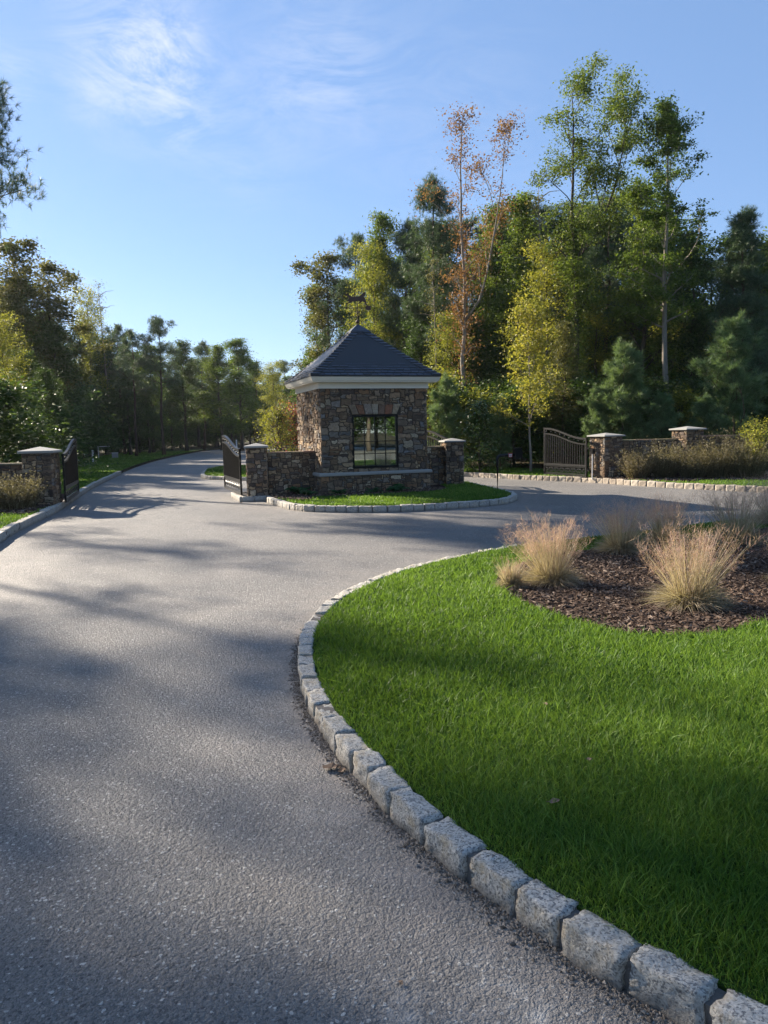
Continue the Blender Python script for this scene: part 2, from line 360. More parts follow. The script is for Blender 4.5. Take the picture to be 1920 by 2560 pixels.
for bx, by, rx, ry, ang_, amp in [(.42, 1.86, .05, .28, .55, 1.), (.02, 1.95, .05, .11, .9, .9), (.25, 1.7, .2, .3, .4, .4), (-.3, 3.05, .05, .16, 1.2, .5)]:
    ddx = cen[:, 0]-bx; ddy = cen[:, 1]-by; a_ = ddx*cos(ang_)+ddy*sin(ang_); b_ = -ddx*sin(ang_)+ddy*cos(ang_)
    sx += amp*np.exp(-(a_/rx)**2-(b_/ry)**2)
mb = MB(); mb.add(PV, Q, qa=np.stack([du, np.clip(sx, 0, 1), du*0], 1)); road = mb.build('road', M['asphalt']); road['kind'] = 'structure'
# per-vertex copy of the dust so that it blends
me = road.data; me.attributes.remove(me.attributes['tint']); cv = PV[:, :2]; dd = dist_line(cv, FG_OUT)
dK = np.minimum(dist_line(cv, KI), np.minimum(dist_line(cv, LEFT), dist_line(cv, RIGHT)))
du = np.clip(np.exp(-dd/.16)*1.15+np.exp(-dK/.5)*.6+.16*np.exp(-((dd-.45)/.3)**2), 0, .95); sx = np.zeros(len(cv))
for bx, by, rx, ry, ang_, amp in [(.42, 1.86, .05, .28, .55, 1.), (.02, 1.95, .05, .11, .9, .9), (.25, 1.7, .2, .3, .4, .4), (-.3, 3.05, .05, .16, 1.2, .5)]:
    ddx = cv[:, 0]-bx; ddy = cv[:, 1]-by; a_ = ddx*cos(ang_)+ddy*sin(ang_); b_ = -ddx*sin(ang_)+ddy*cos(ang_); sx += amp*np.exp(-(a_/rx)**2-(b_/ry)**2)
at = me.attributes.new('tint', 'FLOAT_VECTOR', 'POINT'); at.data.foreach_set('vector', np.stack([du, np.clip(sx, 0, 1), du*0], 1).astype(np.float32).ravel())

ZT = .127
def struct(o): o['kind'] = 'structure'; return o
struct(slab('verge', list(map(tuple, offset(LEFT, -.1)))+[(30, 400), (-400, 400), (-400, -60), (-5, -60)], -.04, ZT-.02, M['forest_floor']))
struct(slab('verge', list(map(tuple, offset(RIGHT, .1)))+[(400, 99), (400, -60), (40, -60)], -.04, ZT-.02, M['forest_floor']))
lawn = struct(slab('lawn', list(map(tuple, FG_IN)), -.04, ZF, M['soil_lawn']))
def inset(P, d):
    c = P.mean(0); return [tuple(c+(q-c)*(1-d/np.linalg.norm(q-c))) for q in P]
struct(slab('lawn', inset(KI, .12), -.04, ZT-.004, M['soil_lawn']))
struct(slab('lawn', inset(MED, .14), -.04, ZT, M['soil_lawn']))
# lawn sheets beside the roads
LI = offset(LEFT, -.12); RI = offset(RIGHT, .12)
LL = [tuple(q) for q in LI if q[1] < 80]; LLo = [(x-1.5-.05*max(0, y)-(1.5 if y > 20 else 0), y) for x, y in LL][::-1]
struct(slab('lawn', LL+LLo, ZT-.015, ZT-.002, M['soil_lawn']))
RR = [tuple(q) for q in RI if 5 < q[1] < 60]; RRo = [(x+1.9+.02*y, y+1.4) for x, y in RR][::-1]
struct(slab('lawn', [(14.2, 11.5), (19.6, 5.2), (30.2, -5.3), (45, -5), (36, 16), (18, 14)], ZT-.018, ZT-.006, M['soil_lawn']))
struct(slab('lawn', RR+RRo, ZT-.015, ZT-.002, M['soil_lawn']))
BED = smooth([(9, 6.4), (5, 5.7), (3.6, 5.78), (2.89, 5.62), (2.41, 5.33), (2.12, 5.26), (1.73, 5.38), (1.49, 5.75), (1.23, 6.25), (1.10, 6.9), (1.12, 7.5), (1.42, 8.15), (2.04, 8.8), (2.9, 9.3), (4.2, 9.9), (6, 10.9), (9, 11)], 5, True)
struct(slab('mulch_bed', [tuple(q) for q in BED], ZF, ZF+.012, M['mulch']))
KBED = smooth([(-2.55, 17.55), (-2.3, 16.95), (-1.9, 16.55), (-1.6, 16.6), (-1.55, 17.2), (-.8, 17.45), (.6, 17.9), (1.35, 18.35), (1.6, 19.3), (1.0, 21), (-2.6, 20), (-2.7, 18.2)], 5, True)
struct(slab('mulch_bed', [tuple(q) for q in KBED], ZT-.004, ZT+.006, M['mulch']))
LBED = [(-6.95, 14.75), (-7.1, 15.9), (-7.35, 17.2), (-8.2, 20), (-30, 18), (-30, 15.4), (-8.6, 15.3), (-7.6, 14.95)]
struct(slab('mulch_bed', LBED, ZT-.002, ZT+.008, M['mulch']))
RBED = [(6.1, 21.55), (6.35, 21.0), (7.2, 20.0), (7.75, 19.3), (8.3, 19.9), (9.4, 19.6), (13, 18.5), (16, 19), (16, 22), (7, 24)]
struct(slab('mulch_bed', RBED, ZT-.002, ZT+.008, M['mulch']))

# ------------------------------------------------------------------ kerbs
nU = 9
def stone_template():
    g = np.linspace(-1, 1, nU); idx = {}; V = []; Q = []
    def vid(p):
        k = tuple(np.round(p, 5))
        if k not in idx: idx[k] = len(V); V.append(p)
        return idx[k]
    for ax in range(3):
        for sg in (-1, 1):
            for i in range(nU-1):
                for j in range(nU-1):
                    c = []
                    for a_, b_ in ((i, j), (i+1, j), (i+1, j+1), (i, j+1)):
                        p = [0, 0, 0]; p[ax] = sg; p[(ax+1) % 3] = g[a_]; p[(ax+2) % 3] = g[b_]; c.append(vid(tuple(p)))
                    Q.append(c if sg > 0 else c[::-1])
    return np.array(V, float), np.array(Q)
SV, SQ = stone_template()
def stone_mesh(rng, c, tdir, L, W, H_, rough=.008, z0=-.03):
    V = SV.copy(); r = np.abs(V); 
    V = V*(1-.014*(r[:, [1, 2, 0]]**8+r[:, [2, 0, 1]]**8))
    V = V*np.array([L/2, W/2, H_/2])
    ph = rng.rand(3, 3)*6; fr = rng.uniform(18, 42, (3, 3))
    for k in range(3): V[:, k] += rough*(np.sin(V@fr[k]+ph[k, 0])*.6+np.sin(V@(fr[(k+1) % 3]*2.1)+ph[k, 1])*.4)
    V += rng.normal(0, rough*.3, V.shape)*np.array([1, 1, .55])
    V[:, 2] += (V[:, 0]/L)*rng.normal(0, .006)+(V[:, 1]/W)*rng.normal(0, .006)
    nrm = np.array([tdir[1], -tdir[0]]); out = np.zeros_like(V)
    out[:, 0] = c[0]+V[:, 0]*tdir[0]+V[:, 1]*nrm[0]; out[:, 1] = c[1]+V[:, 0]*tdir[1]+V[:, 1]*nrm[1]; out[:, 2] = z0+H_/2+V[:, 2]
    return out
def kerb(line, label, mat, seed, L=.25, W=.13, H_=.155, gap=.017, vis=None, rough=.005, z0=-.03, name='granite_kerb', mortar='mortar'):
    """line = outer (road) edge, the kerb lies to the right of travel"""
    rng = rs(seed); cl = offset(line, W/2)
    seg = np.linalg.norm(np.diff(cl, axis=0), axis=1); S = np.concatenate([[0], np.cumsum(seg)]); tot = S[-1]
    at_ = lambda s_: np.array([np.interp(s_, S, cl[:, 0]), np.interp(s_, S, cl[:, 1])])
    root = empty(name, (*cl[len(cl)//2], 0), 0, label, 'kerb'); o0 = np.array([*cl[len(cl)//2], 0])
    s_ = 0; rest = MB(); nst = 0; nr = 0
    while s_ < tot-L*.4:
        l = L*rng.uniform(.82, 1.18); p = at_(s_+l/2); d = unit(at_(min(tot, s_+l))-at_(s_))
        V = stone_mesh(rng, p+rng.normal(0, .003, 2), d, l-gap*rng.uniform(.7, 1.4), W*rng.uniform(.93, 1.07), H_+rng.normal(0, .005), rough, z0)
        tv = (rng.rand(), .5, .5)
        if vis is None or vis(p):
            nst += 1
            if nst <= 98:
                m_ = MB(); m_.add(V-o0, SQ, qa=tv); m_.build('kerb_stone', mat, root, True); s_ += l; continue
        rest.add(V-o0, SQ, qa=tv); nr += 1
        s_ += l
    if nr:
        r_ = rest.build('kerb_stones', mat, root, True); r_['kind'] = 'stuff'
    mo = MB(); a_ = offset(line, .012); b_ = offset(line, W-.012); n = len(line); z1 = z0+H_-.014
    V = np.vstack([np.c_[a_, np.full(n, z0)], np.c_[a_, np.full(n, z1)], np.c_[b_, np.full(n, z1)], np.c_[b_, np.full(n, z0)]])-o0
    k = np.arange(n-1); Qm = np.vstack([np.stack([k+r*n, k+1+r*n, k+1+(r+1)*n, k+(r+1)*n], 1) for r in range(3)])
    mo.add(V, Qm); mo.build('mortar', M[mortar], root)
    return root
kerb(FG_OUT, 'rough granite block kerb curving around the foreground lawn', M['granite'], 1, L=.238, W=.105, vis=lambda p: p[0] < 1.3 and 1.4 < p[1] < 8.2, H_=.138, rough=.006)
KIo = np.vstack([KI, KI[:1]])
def ccw(P): x, y = P[:, 0], P[:, 1]; return (x[:-1]*y[1:]-x[1:]*y[:-1]).sum() > 0
kl = KIo if not ccw(KIo) else KIo[::-1]
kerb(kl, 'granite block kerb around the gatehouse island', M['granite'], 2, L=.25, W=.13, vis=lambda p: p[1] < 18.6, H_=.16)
mo_ = np.vstack([MED, MED[:1]]); mo_ = mo_ if not ccw(mo_) else mo_[::-1]
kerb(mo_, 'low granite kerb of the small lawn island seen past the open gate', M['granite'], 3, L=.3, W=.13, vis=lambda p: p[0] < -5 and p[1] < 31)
rl = RIGHT[(RIGHT[:, 1] > 6) & (RIGHT[:, 1] < 46)]
kerb(offset(rl, .0), 'sunlit tan granite block kerb along the right side road by the wall', M['granite_tan'], 4, L=.26, W=.14, H_=.17, vis=lambda p: p[0] > 2.4 and p[0] < 9.6)
ll = LEFT[(LEFT[:, 1] > 1) & (LEFT[:, 1] < 32.5)][::-1]
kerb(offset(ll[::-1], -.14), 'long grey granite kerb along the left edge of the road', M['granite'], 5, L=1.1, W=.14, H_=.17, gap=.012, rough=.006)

# grit at the foot of the near kerb
rng = rs(7); N = 9000; cl = FG_OUT[(FG_OUT[:, 1] > .9) & (FG_OUT[:, 1] < 8.5) & (FG_OUT[:, 0] < 2.2)]
k = rng.randint(0, len(cl)-1, N); tt = rng.rand(N)[:, None]; P = cl[k]*(1-tt)+cl[k+1]*tt; tg = unit(cl[k+1]-cl[k])
P = P-np.stack([tg[:, 1], -tg[:, 0]], 1)*(np.abs(rng.normal(0, .035, N))-.004)[:, None]
sz = rng.uniform(.0015, .006, N)*np.where(rng.rand(N) < .05, 1.8, 1)
mb = MB(); oc = np.array([(1, 0, 0), (0, 1, 0), (-1, 0, 0), (0, -1, 0), (0, 0, .8), (0, 0, -.8)], float)
V = oc[None]*sz[:, None, None]*rng.uniform(.6, 1.4, (N, 1, 3))+rng.normal(0, .1, (N, 6, 3))*sz[:, None, None]; V[:, :, :2] += P[:, None]; V[:, :, 2] += (sz*.4)[:, None]
Tt = np.array([(0, 1, 4), (1, 2, 4), (2, 3, 4), (3, 0, 4), (1, 0, 5), (2, 1, 5), (3, 2, 5), (0, 3, 5)])
tn = np.repeat(rng.rand(N, 3), 8, 0); mb.add(V.reshape(-1, 3), None, ((np.arange(N)*6)[:, None, None]+Tt[None]).reshape(-1, 3), ta=tn)
tag(mb.build('gutter_grit', M['grit']), 'loose sand and grit along the foot of the near kerb', 'grit', kind='stuff')

# ------------------------------------------------------------------ grass
def scatter(poly, n, rng, box=None, excl=()):
    poly = np.asarray(poly); lo, hi = poly.min(0), poly.max(0)
    if box: lo = np.maximum(lo, box[0]); hi = np.minimum(hi, box[1])
    P = lo+rng.rand(n, 2)*(hi-lo); m = inpoly(P, poly)
    for e in excl: m &= ~inpoly(P, e)
    return P[m], (hi-lo)
def lawn_blades(name, poly, dens_fn, rng, box, excl, label, hmul=1., z=ZT, wmul=1., edge=None, nmax=900000):
    area = (min(box[1][0], np.asarray(poly)[:, 0].max())-max(box[0][0], np.asarray(poly)[:, 0].min()))*(min(box[1][1], np.asarray(poly)[:, 1].max())-max(box[0][1], np.asarray(poly)[:, 1].min()))
    dmax = dens_fn(np.array([max(1.3, box[0][1])]))[0]
    P, _ = scatter(poly, int(min(nmax*4, area*dmax)), rng, box, excl)
    # inside the picture's wedge (with a margin for a step aside)
    m = (P[:, 0] > -.62*P[:, 1]-1.2) & (P[:, 0] < .56*P[:, 1]+1.2); P = P[m]
    P = P[rng.rand(len(P)) < dens_fn(P[:, 1])/dmax]
    N = len(P); d = P[:, 1]; az = rng.rand(N)*2*pi; tilt = np.abs(rng.normal(0, .38, N))
    clump = .5+.5*np.sin(P[:, 0]*5.1+1.3*np.sin(P[:, 1]*3.7))*np.sin(P[:, 1]*4.3+1.7*np.sin(P[:, 0]*2.9))
    D = np.stack([np.cos(az)*np.sin(tilt), np.sin(az)*np.sin(tilt), np.cos(tilt)], 1)
    az2 = az+rng.normal(0, .8, N); bend = rng.uniform(.1, .55, N)
    B = np.stack([np.cos(az2)*bend, np.sin(az2)*bend, -bend*.55], 1)
    h = rng.gamma(6, .0082, N)*(.8+.4*clump)*hmul
    if edge is not None:
        e = dist_line(P, edge); h *= np.clip(.55+e*3, .55, 1)*np.where(rng.rand(N) < .03, 1.35, 1)
    w = np.maximum(.0034, .00115*d)*rng.uniform(.7, 1.35, N)*wmul
    tin = np.stack([np.clip(rng.normal(.42, .27, N)+.16*(clump-.5)+.18*np.sin(P[:, 0]*1.3+2*np.sin(P[:, 1]*.9)), 0, 1), rng.rand(N), rng.rand(N)], 1)
    dead = rng.rand(N) < .03; tin[dead, 0] = 1; h[dead] *= .8
    mb = MB(); blades(mb, np.c_[P, np.full(N, z-.004)], D, B, h, w, 3, tin, rng)
    return tag(mb.build(name, M['grass']), label, 'grass', kind='stuff')
rng = rs(11)
lawn_blades('lawn_grass', FG_IN, lambda y: 26000*np.clip(3.2/np.maximum(y, 1.3), 0, 1)**1.75, rng, ((-1, 1.3), (8, 13)), (BED,), 'short green grass of the foreground lawn', z=ZF, edge=FG_IN)
fd = lambda k: (lambda y: k*np.clip(15/np.maximum(y, 1), 0, 1.6)**1.5)
lawn_blades('lawn_grass', inset(KI, .15), fd(2200), rng, ((-3, 14), (4, 22)), (KBED,), 'short grass on the gatehouse island', .9, ZT)
lawn_blades('lawn_grass', inset(MED, .16), fd(1500), rng, ((-8, 25), (0, 37)), (), 'short grass on the small island past the gate', .9, ZT)
lawn_blades('lawn_grass', LL+LLo, fd(1100), rng, ((-32, 9), (-4, 70)), (LBED,), 'mown grass of the left verge', .9, ZT)
lawn_blades('lawn_grass', RR+RRo, fd(1300), rng, ((1, 12), (16, 34)), (RBED,), 'mown grass of the right verge', .9, ZT)
# longer dead-edged fringe of grass around the near bed
# mulch chips
def chips(poly, n, box, rng, label, smin=.012, smax=.045, z=ZT+.012):
    P, _ = scatter(poly, n, rng, box); N = len(P)
    az = rng.rand(N)*pi; L_ = rng.uniform(smin, smax, N)*(1+.05*P[:, 1]); W_ = L_*rng.uniform(.12, .4, N); tl = rng.normal(0, .28, (N, 2))
    u = np.stack([np.cos(az), np.sin(az), tl[:, 0]], 1); v_ = np.stack([-np.sin(az), np.cos(az), tl[:, 1]], 1)
    c = np.c_[P, z+rng.uniform(.0, .016, N)]; a_ = u*L_[:, None]/2; b_ = v_*W_[:, None]/2; up = np.array([0, 0, 1.])*(W_*.35)[:, None]
    V = np.stack([c-a_-b_, c+a_*.9-b_*.6, c+a_+b_, c-a_*.8+b_, c-a_-b_-up, c+a_*.9-b_*.6-up, c+a_+b_-up, c-a_*.8+b_-up], 1)
    Qc = np.array([(0, 1, 2, 3), (0, 4, 5, 1), (1, 5, 6, 2), (2, 6, 7, 3), (3, 7, 4, 0)])
    tn = np.repeat(np.stack([rng.beta(1.3, 2.7, N), rng.rand(N), rng.rand(N)], 1), 5, 0)
    mb = MB(); mb.add(V.reshape(-1, 3), ((np.arange(N)*8)[:, None, None]+Qc[None]).reshape(-1, 4), qa=tn)
    return tag(mb.build('mulch_chips', M['chips']), label, 'mulch', kind='stuff')
chips(BED, 60000, ((1, 5), (6.8, 11)), rng, 'shredded brown bark mulch in the bed of plumed grasses', z=ZF+.012)
chips(KBED, 9000, ((-3, 16), (2, 19)), rng, 'bark mulch around the gatehouse', .03, .07)
chips(LBED, 6000, ((-11, 14), (-6.5, 18)), rng, 'bark mulch by the left wall', .03, .08)
chips(RBED, 9000, ((6, 19), (13, 22)), rng, 'bark mulch by the right wall', .03, .08)

# ------------------------------------------------------------------ ornamental grasses
def muhly(x, y, sz, seed, label, pink=1., lean=(0, 0)):
    rng = rs(seed); root = empty('ornamental_grass', (x, y, ZF+.01), 0, label, 'ornamental grass', 'plumed ornamental grasses in the mulch bed')
    def fan(n, r0, lo, hi, hmin, hmax, w, bend, seg=5):
        az = rng.rand(n)*2*pi; rr = r0*np.sqrt(rng.rand(n)); tl = rng.uniform(lo, hi, n)
        P = np.stack([rr*np.cos(az), rr*np.sin(az), np.zeros(n)], 1); az = az+rng.normal(0, .5, n)
        D = np.stack([np.cos(az)*np.sin(tl)+lean[0], np.sin(az)*np.sin(tl)+lean[1], np.cos(tl)], 1); b = rng.uniform(*bend, n)
        B = np.stack([np.cos(az)*b*.6, np.sin(az)*b*.6, -b], 1)
        return P*sz, D, B, rng.uniform(hmin, hmax, n)*sz, w
    m_ = MB(); P, D, B, h, w = fan(2400, .12, .1, 1.15, .16, .38, .0055, (.2, 1.0)); blades(m_, P, D, B, h, w, 5, np.stack([np.clip(rng.normal(.42, .28, len(P)), 0, 1), rng.rand(len(P)), rng.rand(len(P))], 1), rng)
    m_.build('blades', M['straw'], root)
    m_ = MB(); P, D, B, h, w = fan(430, .09, .02, .68, .40, .78, .0045, (.0, .14)); blades(m_, P, D, B, h, w, 4, None, rng); m_.build('stalks', M['stalk'], root)
    # panicles: hair-fine branchlets around the upper stalks
    m_ = MB(); k = rng.choice(len(P), int(380*pink)); s_ = rng.uniform(.72, 1.0, (len(k), 1)); T = P[k]+D[k]*h[k][:, None]*s_+B[k]*h[k][:, None]*s_**2
    k2 = np.repeat(np.arange(len(T)), 9); Q_ = T[k2]+rng.normal(0, .018*sz, (len(k2), 3)); D2 = unit(rng.normal(0, .7, (len(k2), 3))+np.array([0, 0, .9]))
    blades(m_, Q_, D2, rng.normal(0, .2, Q_.shape), rng.uniform(.03, .11, len(k2))*sz, .0016, 2, None, rng); m_.build('plumes', M['plume'], root)
    return root
muhly(1.6, 7.2, .92, 21, 'fine tan plumed grass clump at the left tip of the mulch bed', 1.3, (-.08, 0))
muhly(2.52, 6.2, 1.0, 22, 'largest and nearest tan grass clump in the mulch bed', .9)
muhly(2.8, 8.9, .95, 23, 'tan grass clump behind the left tip clump in the mulch bed', 1.1)
muhly(4.4, 9.4, 1.12, 24, 'pinkish grass clump with a dark base farther right in the bed', 1.2)
muhly(5.75, 11.1, 1.1, 25, 'grass clump at the far right back of the bed cut by the picture edge', 1.)
muhly(3.55, 9.5, .9, 26, 'airy grass clump in the back middle of the mulch bed', 1.2)
muhly(3.86, 6.95, .8, 27, 'grass clump at the right picture edge beside the largest clump', .6)
muhly(5.0, 8.2, 1., 28, 'grass clump just outside the right picture edge', .8)
muhly(1.18, 7.05, .42, 29, 'low matted tuft of dry grass at the left rim of the bed', .2)

# ------------------------------------------------------------------ stone masonry
PAL = np.array([(.17, .115, .075), (.25, .17, .11), (.34, .245, .155), (.12, .085, .065), (.16, .145, .135), (.09, .07, .065), (.22, .125, .07), (.40, .335, .25), (.13, .135, .145), (.20, .155, .115), (.28, .22, .165)])
PW = np.array([.17, .15, .10, .13, .09, .08, .07, .05, .04, .12, .08]); PW /= PW.sum()
def masonry(mb, O, U, V_, W, H_, rng, cell=.07, holes=(), mw=6, mh=3, relief=.022, flatw=1.):
    """rubble stones on the face O + u U + v V, outward normal U x V"""
    O, U, V_ = (np.array(a_, float) for a_ in (O, U, V_)); Nn = np.cross(U, V_)
    nx = max(2, round(W/cell)); ny = max(2, round(H_/(cell*.8))); cw, chh = W/nx, H_/ny
    jit = rng.uniform(-.43, .43, (nx+1, ny+1, 2)); jit[0, :, 0] = jit[-1, :, 0] = 0; jit[:, 0, 1] = jit[:, -1, 1] = 0
    used = np.zeros((nx, ny), bool)
    for (a0, a1, b0, b1) in holes:
        used[int(round(a0/cw)):int(round(a1/cw)), int(round(b0/chh)):int(round(b1/chh))] = True
    for j in range(ny):
        for i in range(nx):
            if used[i, j]: continue
            hh = rng.choice([1, 2, 3, 4][:mh+1], p=(np.array([.36, .38, .2, .06])[:mh+1]/np.array([.36, .38, .2, .06])[:mh+1].sum())); w_ = rng.randint(1 if hh > 1 else 2, mw)
            w_ = max(w_, 1) if hh < 3 else max(2, min(w_, 4))
            k = 0
            while k < w_ and i+k < nx and not used[i+k, j]: k += 1
            w_ = k; h2 = 1
            while h2 < hh and j+h2 < ny and not used[i:i+w_, j+h2].any(): h2 += 1
            hh = h2; used[i:i+w_, j:j+hh] = True
            ring = [(a_, j) for a_ in range(i, i+w_)]+[(i+w_, b_) for b_ in range(j, j+hh)]+[(a_, j+hh) for a_ in range(i+w_, i, -1)]+[(i, b_) for b_ in range(j+hh, j, -1)]
            P = np.array([((a_+jit[a_, b_, 0])*cw, (b_+jit[a_, b_, 1])*chh) for a_, b_ in ring]); c = P.mean(0)
            dl = P-c; ln = np.linalg.norm(dl, axis=1)[:, None]; P0 = P-dl/ln*.006; P1 = P-dl/ln*(.016+.006*rng.rand())
            dep = rng.uniform(.3, 1.)*relief; tl = rng.normal(0, .05, 2); n = len(P)
            d1 = dep+(P1-c)@tl+rng.normal(0, .0022, n); dc = dep+rng.normal(0.002, .003)
            to3 = lambda p, d: O+p[:, :1]*U+p[:, 1:]*V_+np.asarray(d).reshape(-1, 1)*Nn
            VV = np.vstack([to3(P0, np.full(n, -.01)), to3(P1, d1), to3(c[None], [dc])])
            k = np.arange(n); kn = (k+1) % n
            col = PAL[rng.choice(len(PAL), p=PW)]*rng.uniform(.6, 1.3)*flatw
            mb.add(VV, np.stack([k, kn, n+kn, n+k], 1), np.stack([n+k, n+kn, np.full(n, 2*n)], 1), qa=col, ta=col)
def pillar(x, y, w, rz, z0, z1, label, seed, capo=.045, caph=.038, peak=.07, d=None):
    rng = rs(seed); d = d or w; root = empty('stone_pillar', (x, y, z0), rz, label, 'gate pillar', 'square fieldstone gate pillars')
    h = z1-z0; core = MB(); e = .012; core.box(-w/2+e, w/2-e, -d/2+e, d/2-e, -.15, h)
    sh = core.build('mortar_core', M['mortar_wall'], root)
    mb = MB()
    for (O, U) in (((-w/2, -d/2+e, 0), (1, 0, 0)), ((w/2-e, -d/2, 0), (0, 1, 0)), ((w/2, d/2-e, 0), (-1, 0, 0)), ((-w/2+e, d/2, 0), (0, -1, 0))):
        masonry(mb, O, U, (0, 0, 1), w if U[0] else d, h, rng, .05, mw=6)
    mb.build('shaft', M['stone'], root)
    c = MB(); a_, b_ = w/2+capo, d/2+capo
    V = [(-a_, -b_, h), (a_, -b_, h), (a_, b_, h), (-a_, b_, h), (-a_, -b_, h+caph), (a_, -b_, h+caph), (a_, b_, h+caph), (-a_, b_, h+caph), (0, 0, h+caph+peak)]
    c.add(V, [(3, 2, 1, 0), (0, 1, 5, 4), (1, 2, 6, 5), (2, 3, 7, 6), (3, 0, 4, 7)], [(4, 5, 8), (5, 6, 8), (6, 7, 8), (7, 4, 8)])
    cp = c.build('cap', M['cap'], root); bv = cp.modifiers.new('b', 'BEVEL'); bv.width = .006
    return root
def low_wall(p, q, th, z0, z1, label, seed, cap=True):
    p = np.array(p, float); q = np.array(q, float); L = np.linalg.norm(q-p); rz = math.atan2(*(q-p)[::-1]); rng = rs(seed)
    root = empty('stone_wall', (*p, z0), rz, label, 'wall'); h = z1-z0; e = .012
    core = MB(); core.box(0, L, -th/2+e, th/2-e, -.15, h-.005); core.build('mortar_core', M['mortar_wall'], root)
    mb = MB(); masonry(mb, (0, -th/2+e, 0), (1, 0, 0), (0, 0, 1), L, h, rng, .052); masonry(mb, (L, th/2-e, 0), (-1, 0, 0), (0, 0, 1), L, h, rng, .052)
    mb.build('stonework', M['stone'], root)
    c = MB(); x = 0
    while x < L-.02:                                   # thin flagstones on top
        l = min(L-x, rng.uniform(.3, .6)); o_ = rng.uniform(0, .015); c.box(x+.004, x+l-.004, -th/2-o_-.004, th/2+o_+.004, h-.005, h+.03+rng.uniform(-.004, .006), (.21+rng.rand()*.08, .17+rng.rand()*.06, .14)); x += l
    c.build('coping', M['stone'], root)
    return root
AN = .328; cA, sA = cos(AN), sin(AN)
Z0 = .11
pillar(-3.03, 18.29, .49, .16, Z0, 1.26, 'stone gate pillar with pale cap left of the gatehouse', 31, caph=.045)
pillar(1.87, 20.5, .50, .2, Z0, 1.26, 'dark stone gate pillar with flat grey cap right of the gatehouse', 32)
pillar(6.4, 21.85, .64, .44, Z0, 1.30, 'sunlit stone gate pillar beside the open right gate', 33, capo=.06)
pillar(8.62, 21.55, .6, .35, Z0, 1.44, 'stone pillar in the right wall rising behind the shrubs', 34, capo=.06)
pillar(-7.62, 16.98, .62, .12, Z0, 1.27, 'shaded stone gate pillar at the left picture edge', 35, capo=.06, caph=.055, peak=.09)
low_wall((-2.80, 18.42), (-1.55, 18.75), .28, Z0, 1.12, 'low stone wall joining the left pillar to the gatehouse', 41)
low_wall((1.05, 20.35), (1.65, 20.55), .28, Z0, 1.13, 'short low stone wall right of the gatehouse', 42)
low_wall((6.7, 22.05), (8.35, 21.65), .3, Z0, 1.17, 'low stone wall between the two right pillars', 43)
low_wall((8.9, 21.45), (16.5, 20.2), .3, Z0, 1.25, 'long low stone wall leaving the picture on the right', 44)
low_wall((-14, 16.3), (-7.95, 17.05), .3, Z0, 1.03, 'low stone wall leaving the picture on the left', 45)
# kerb pads under the pillars beside the gatehouse
for (x, y, w_, d_, rz, lb) in ((-3.18, 18.75, .86, 1.5, .33, 'granite edged pad under the left gatehouse pillar'), (1.95, 20.6, 1.0, 1.0, .2, 'granite edged pad under the right gatehouse pillar')):
    root = empty('pillar_pad', (x, y, 0), rz, lb, 'pillar pad'); m_ = MB(); m_.box(-w_/2+.06, w_/2-.06, -d_/2+.06, d_/2-.06, -.03, .1); m_.build('concrete_fill', M['mortar'], root)
    m_ = MB(); rng = rs(int(w_*77)); 
    for (p, q) in (((-w_/2, -d_/2), (w_/2, -d_/2)), ((w_/2, -d_/2), (w_/2, d_/2)), ((w_/2, d_/2), (-w_/2, d_/2)), ((-w_/2, d_/2), (-w_/2, -d_/2))):
        p = np.array(p); q = np.array(q); L = np.linalg.norm(q-p); n = round(L/.3)
        for k in range(n): m_.add(stone_mesh(rng, p+(q-p)*(k+.5)/n, (q-p)/L, L/n-.012, .12, .15, .005), SQ)
    m_.build('granite_edging', M['granite'], root, True)

# ------------------------------------------------------------------ gatehouse
X0, Y0, W, Dp = -1.444, 18.0, 2.70, 2.447
GH = empty('gatehouse', (X0, Y0, 0), AN, 'square fieldstone gatehouse with dark slate pyramid roof and one black window', 'gatehouse')
rng = rs(50); wz0, wz1 = .60, 2.63; th = .2
wu0, wu1, wv0, wv1 = .76, 1.93, .715, 1.99
core = MB(); e = .012
core.box(e, wu0, e, th, .4, wz1); core.box(wu1, W-e, e, th, .4, wz1); core.box(wu0, wu1, e, th, .4, wv0); core.box(wu0, wu1, e, th, wv1, wz1)
core.box(e, th, th, Dp-th, .4, wz1); core.box(W-th, W-e, th, Dp-th, .4, wz1); core.box(e, W-e, Dp-th, Dp-e, .4, wz1)
core.build('mortar_core', M['mortar_wall'], GH)
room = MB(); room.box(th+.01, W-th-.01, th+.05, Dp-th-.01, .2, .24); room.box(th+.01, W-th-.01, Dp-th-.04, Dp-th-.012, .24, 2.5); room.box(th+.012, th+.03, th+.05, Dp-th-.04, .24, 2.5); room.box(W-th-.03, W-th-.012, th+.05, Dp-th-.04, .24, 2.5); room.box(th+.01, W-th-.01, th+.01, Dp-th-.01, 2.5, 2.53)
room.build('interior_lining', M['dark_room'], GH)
sw = MB(); HH = wz1-wz0
masonry(sw, (0, e, wz0), (1, 0, 0), (0, 0, 1), W, HH, rng, .064, holes=((wu0-.02, wu1+.02, wv0-wz0, wv1-wz0+.01), (wu0-.08, wu1+.08, wv1-wz0, 2.24-wz0)))
masonry(sw, (W-e, 0, wz0), (0, 1, 0), (0, 0, 1), Dp, HH, rng, .058)
masonry(sw, (W, Dp-e, wz0), (-1, 0, 0), (0, 0, 1), W, HH, rng, .064)
masonry(sw, (e, Dp, wz0), (0, -1, 0), (0, 0, 1), Dp, HH, rng, .058, relief=.038)
wl = sw.build('wall', M['stone'], GH)
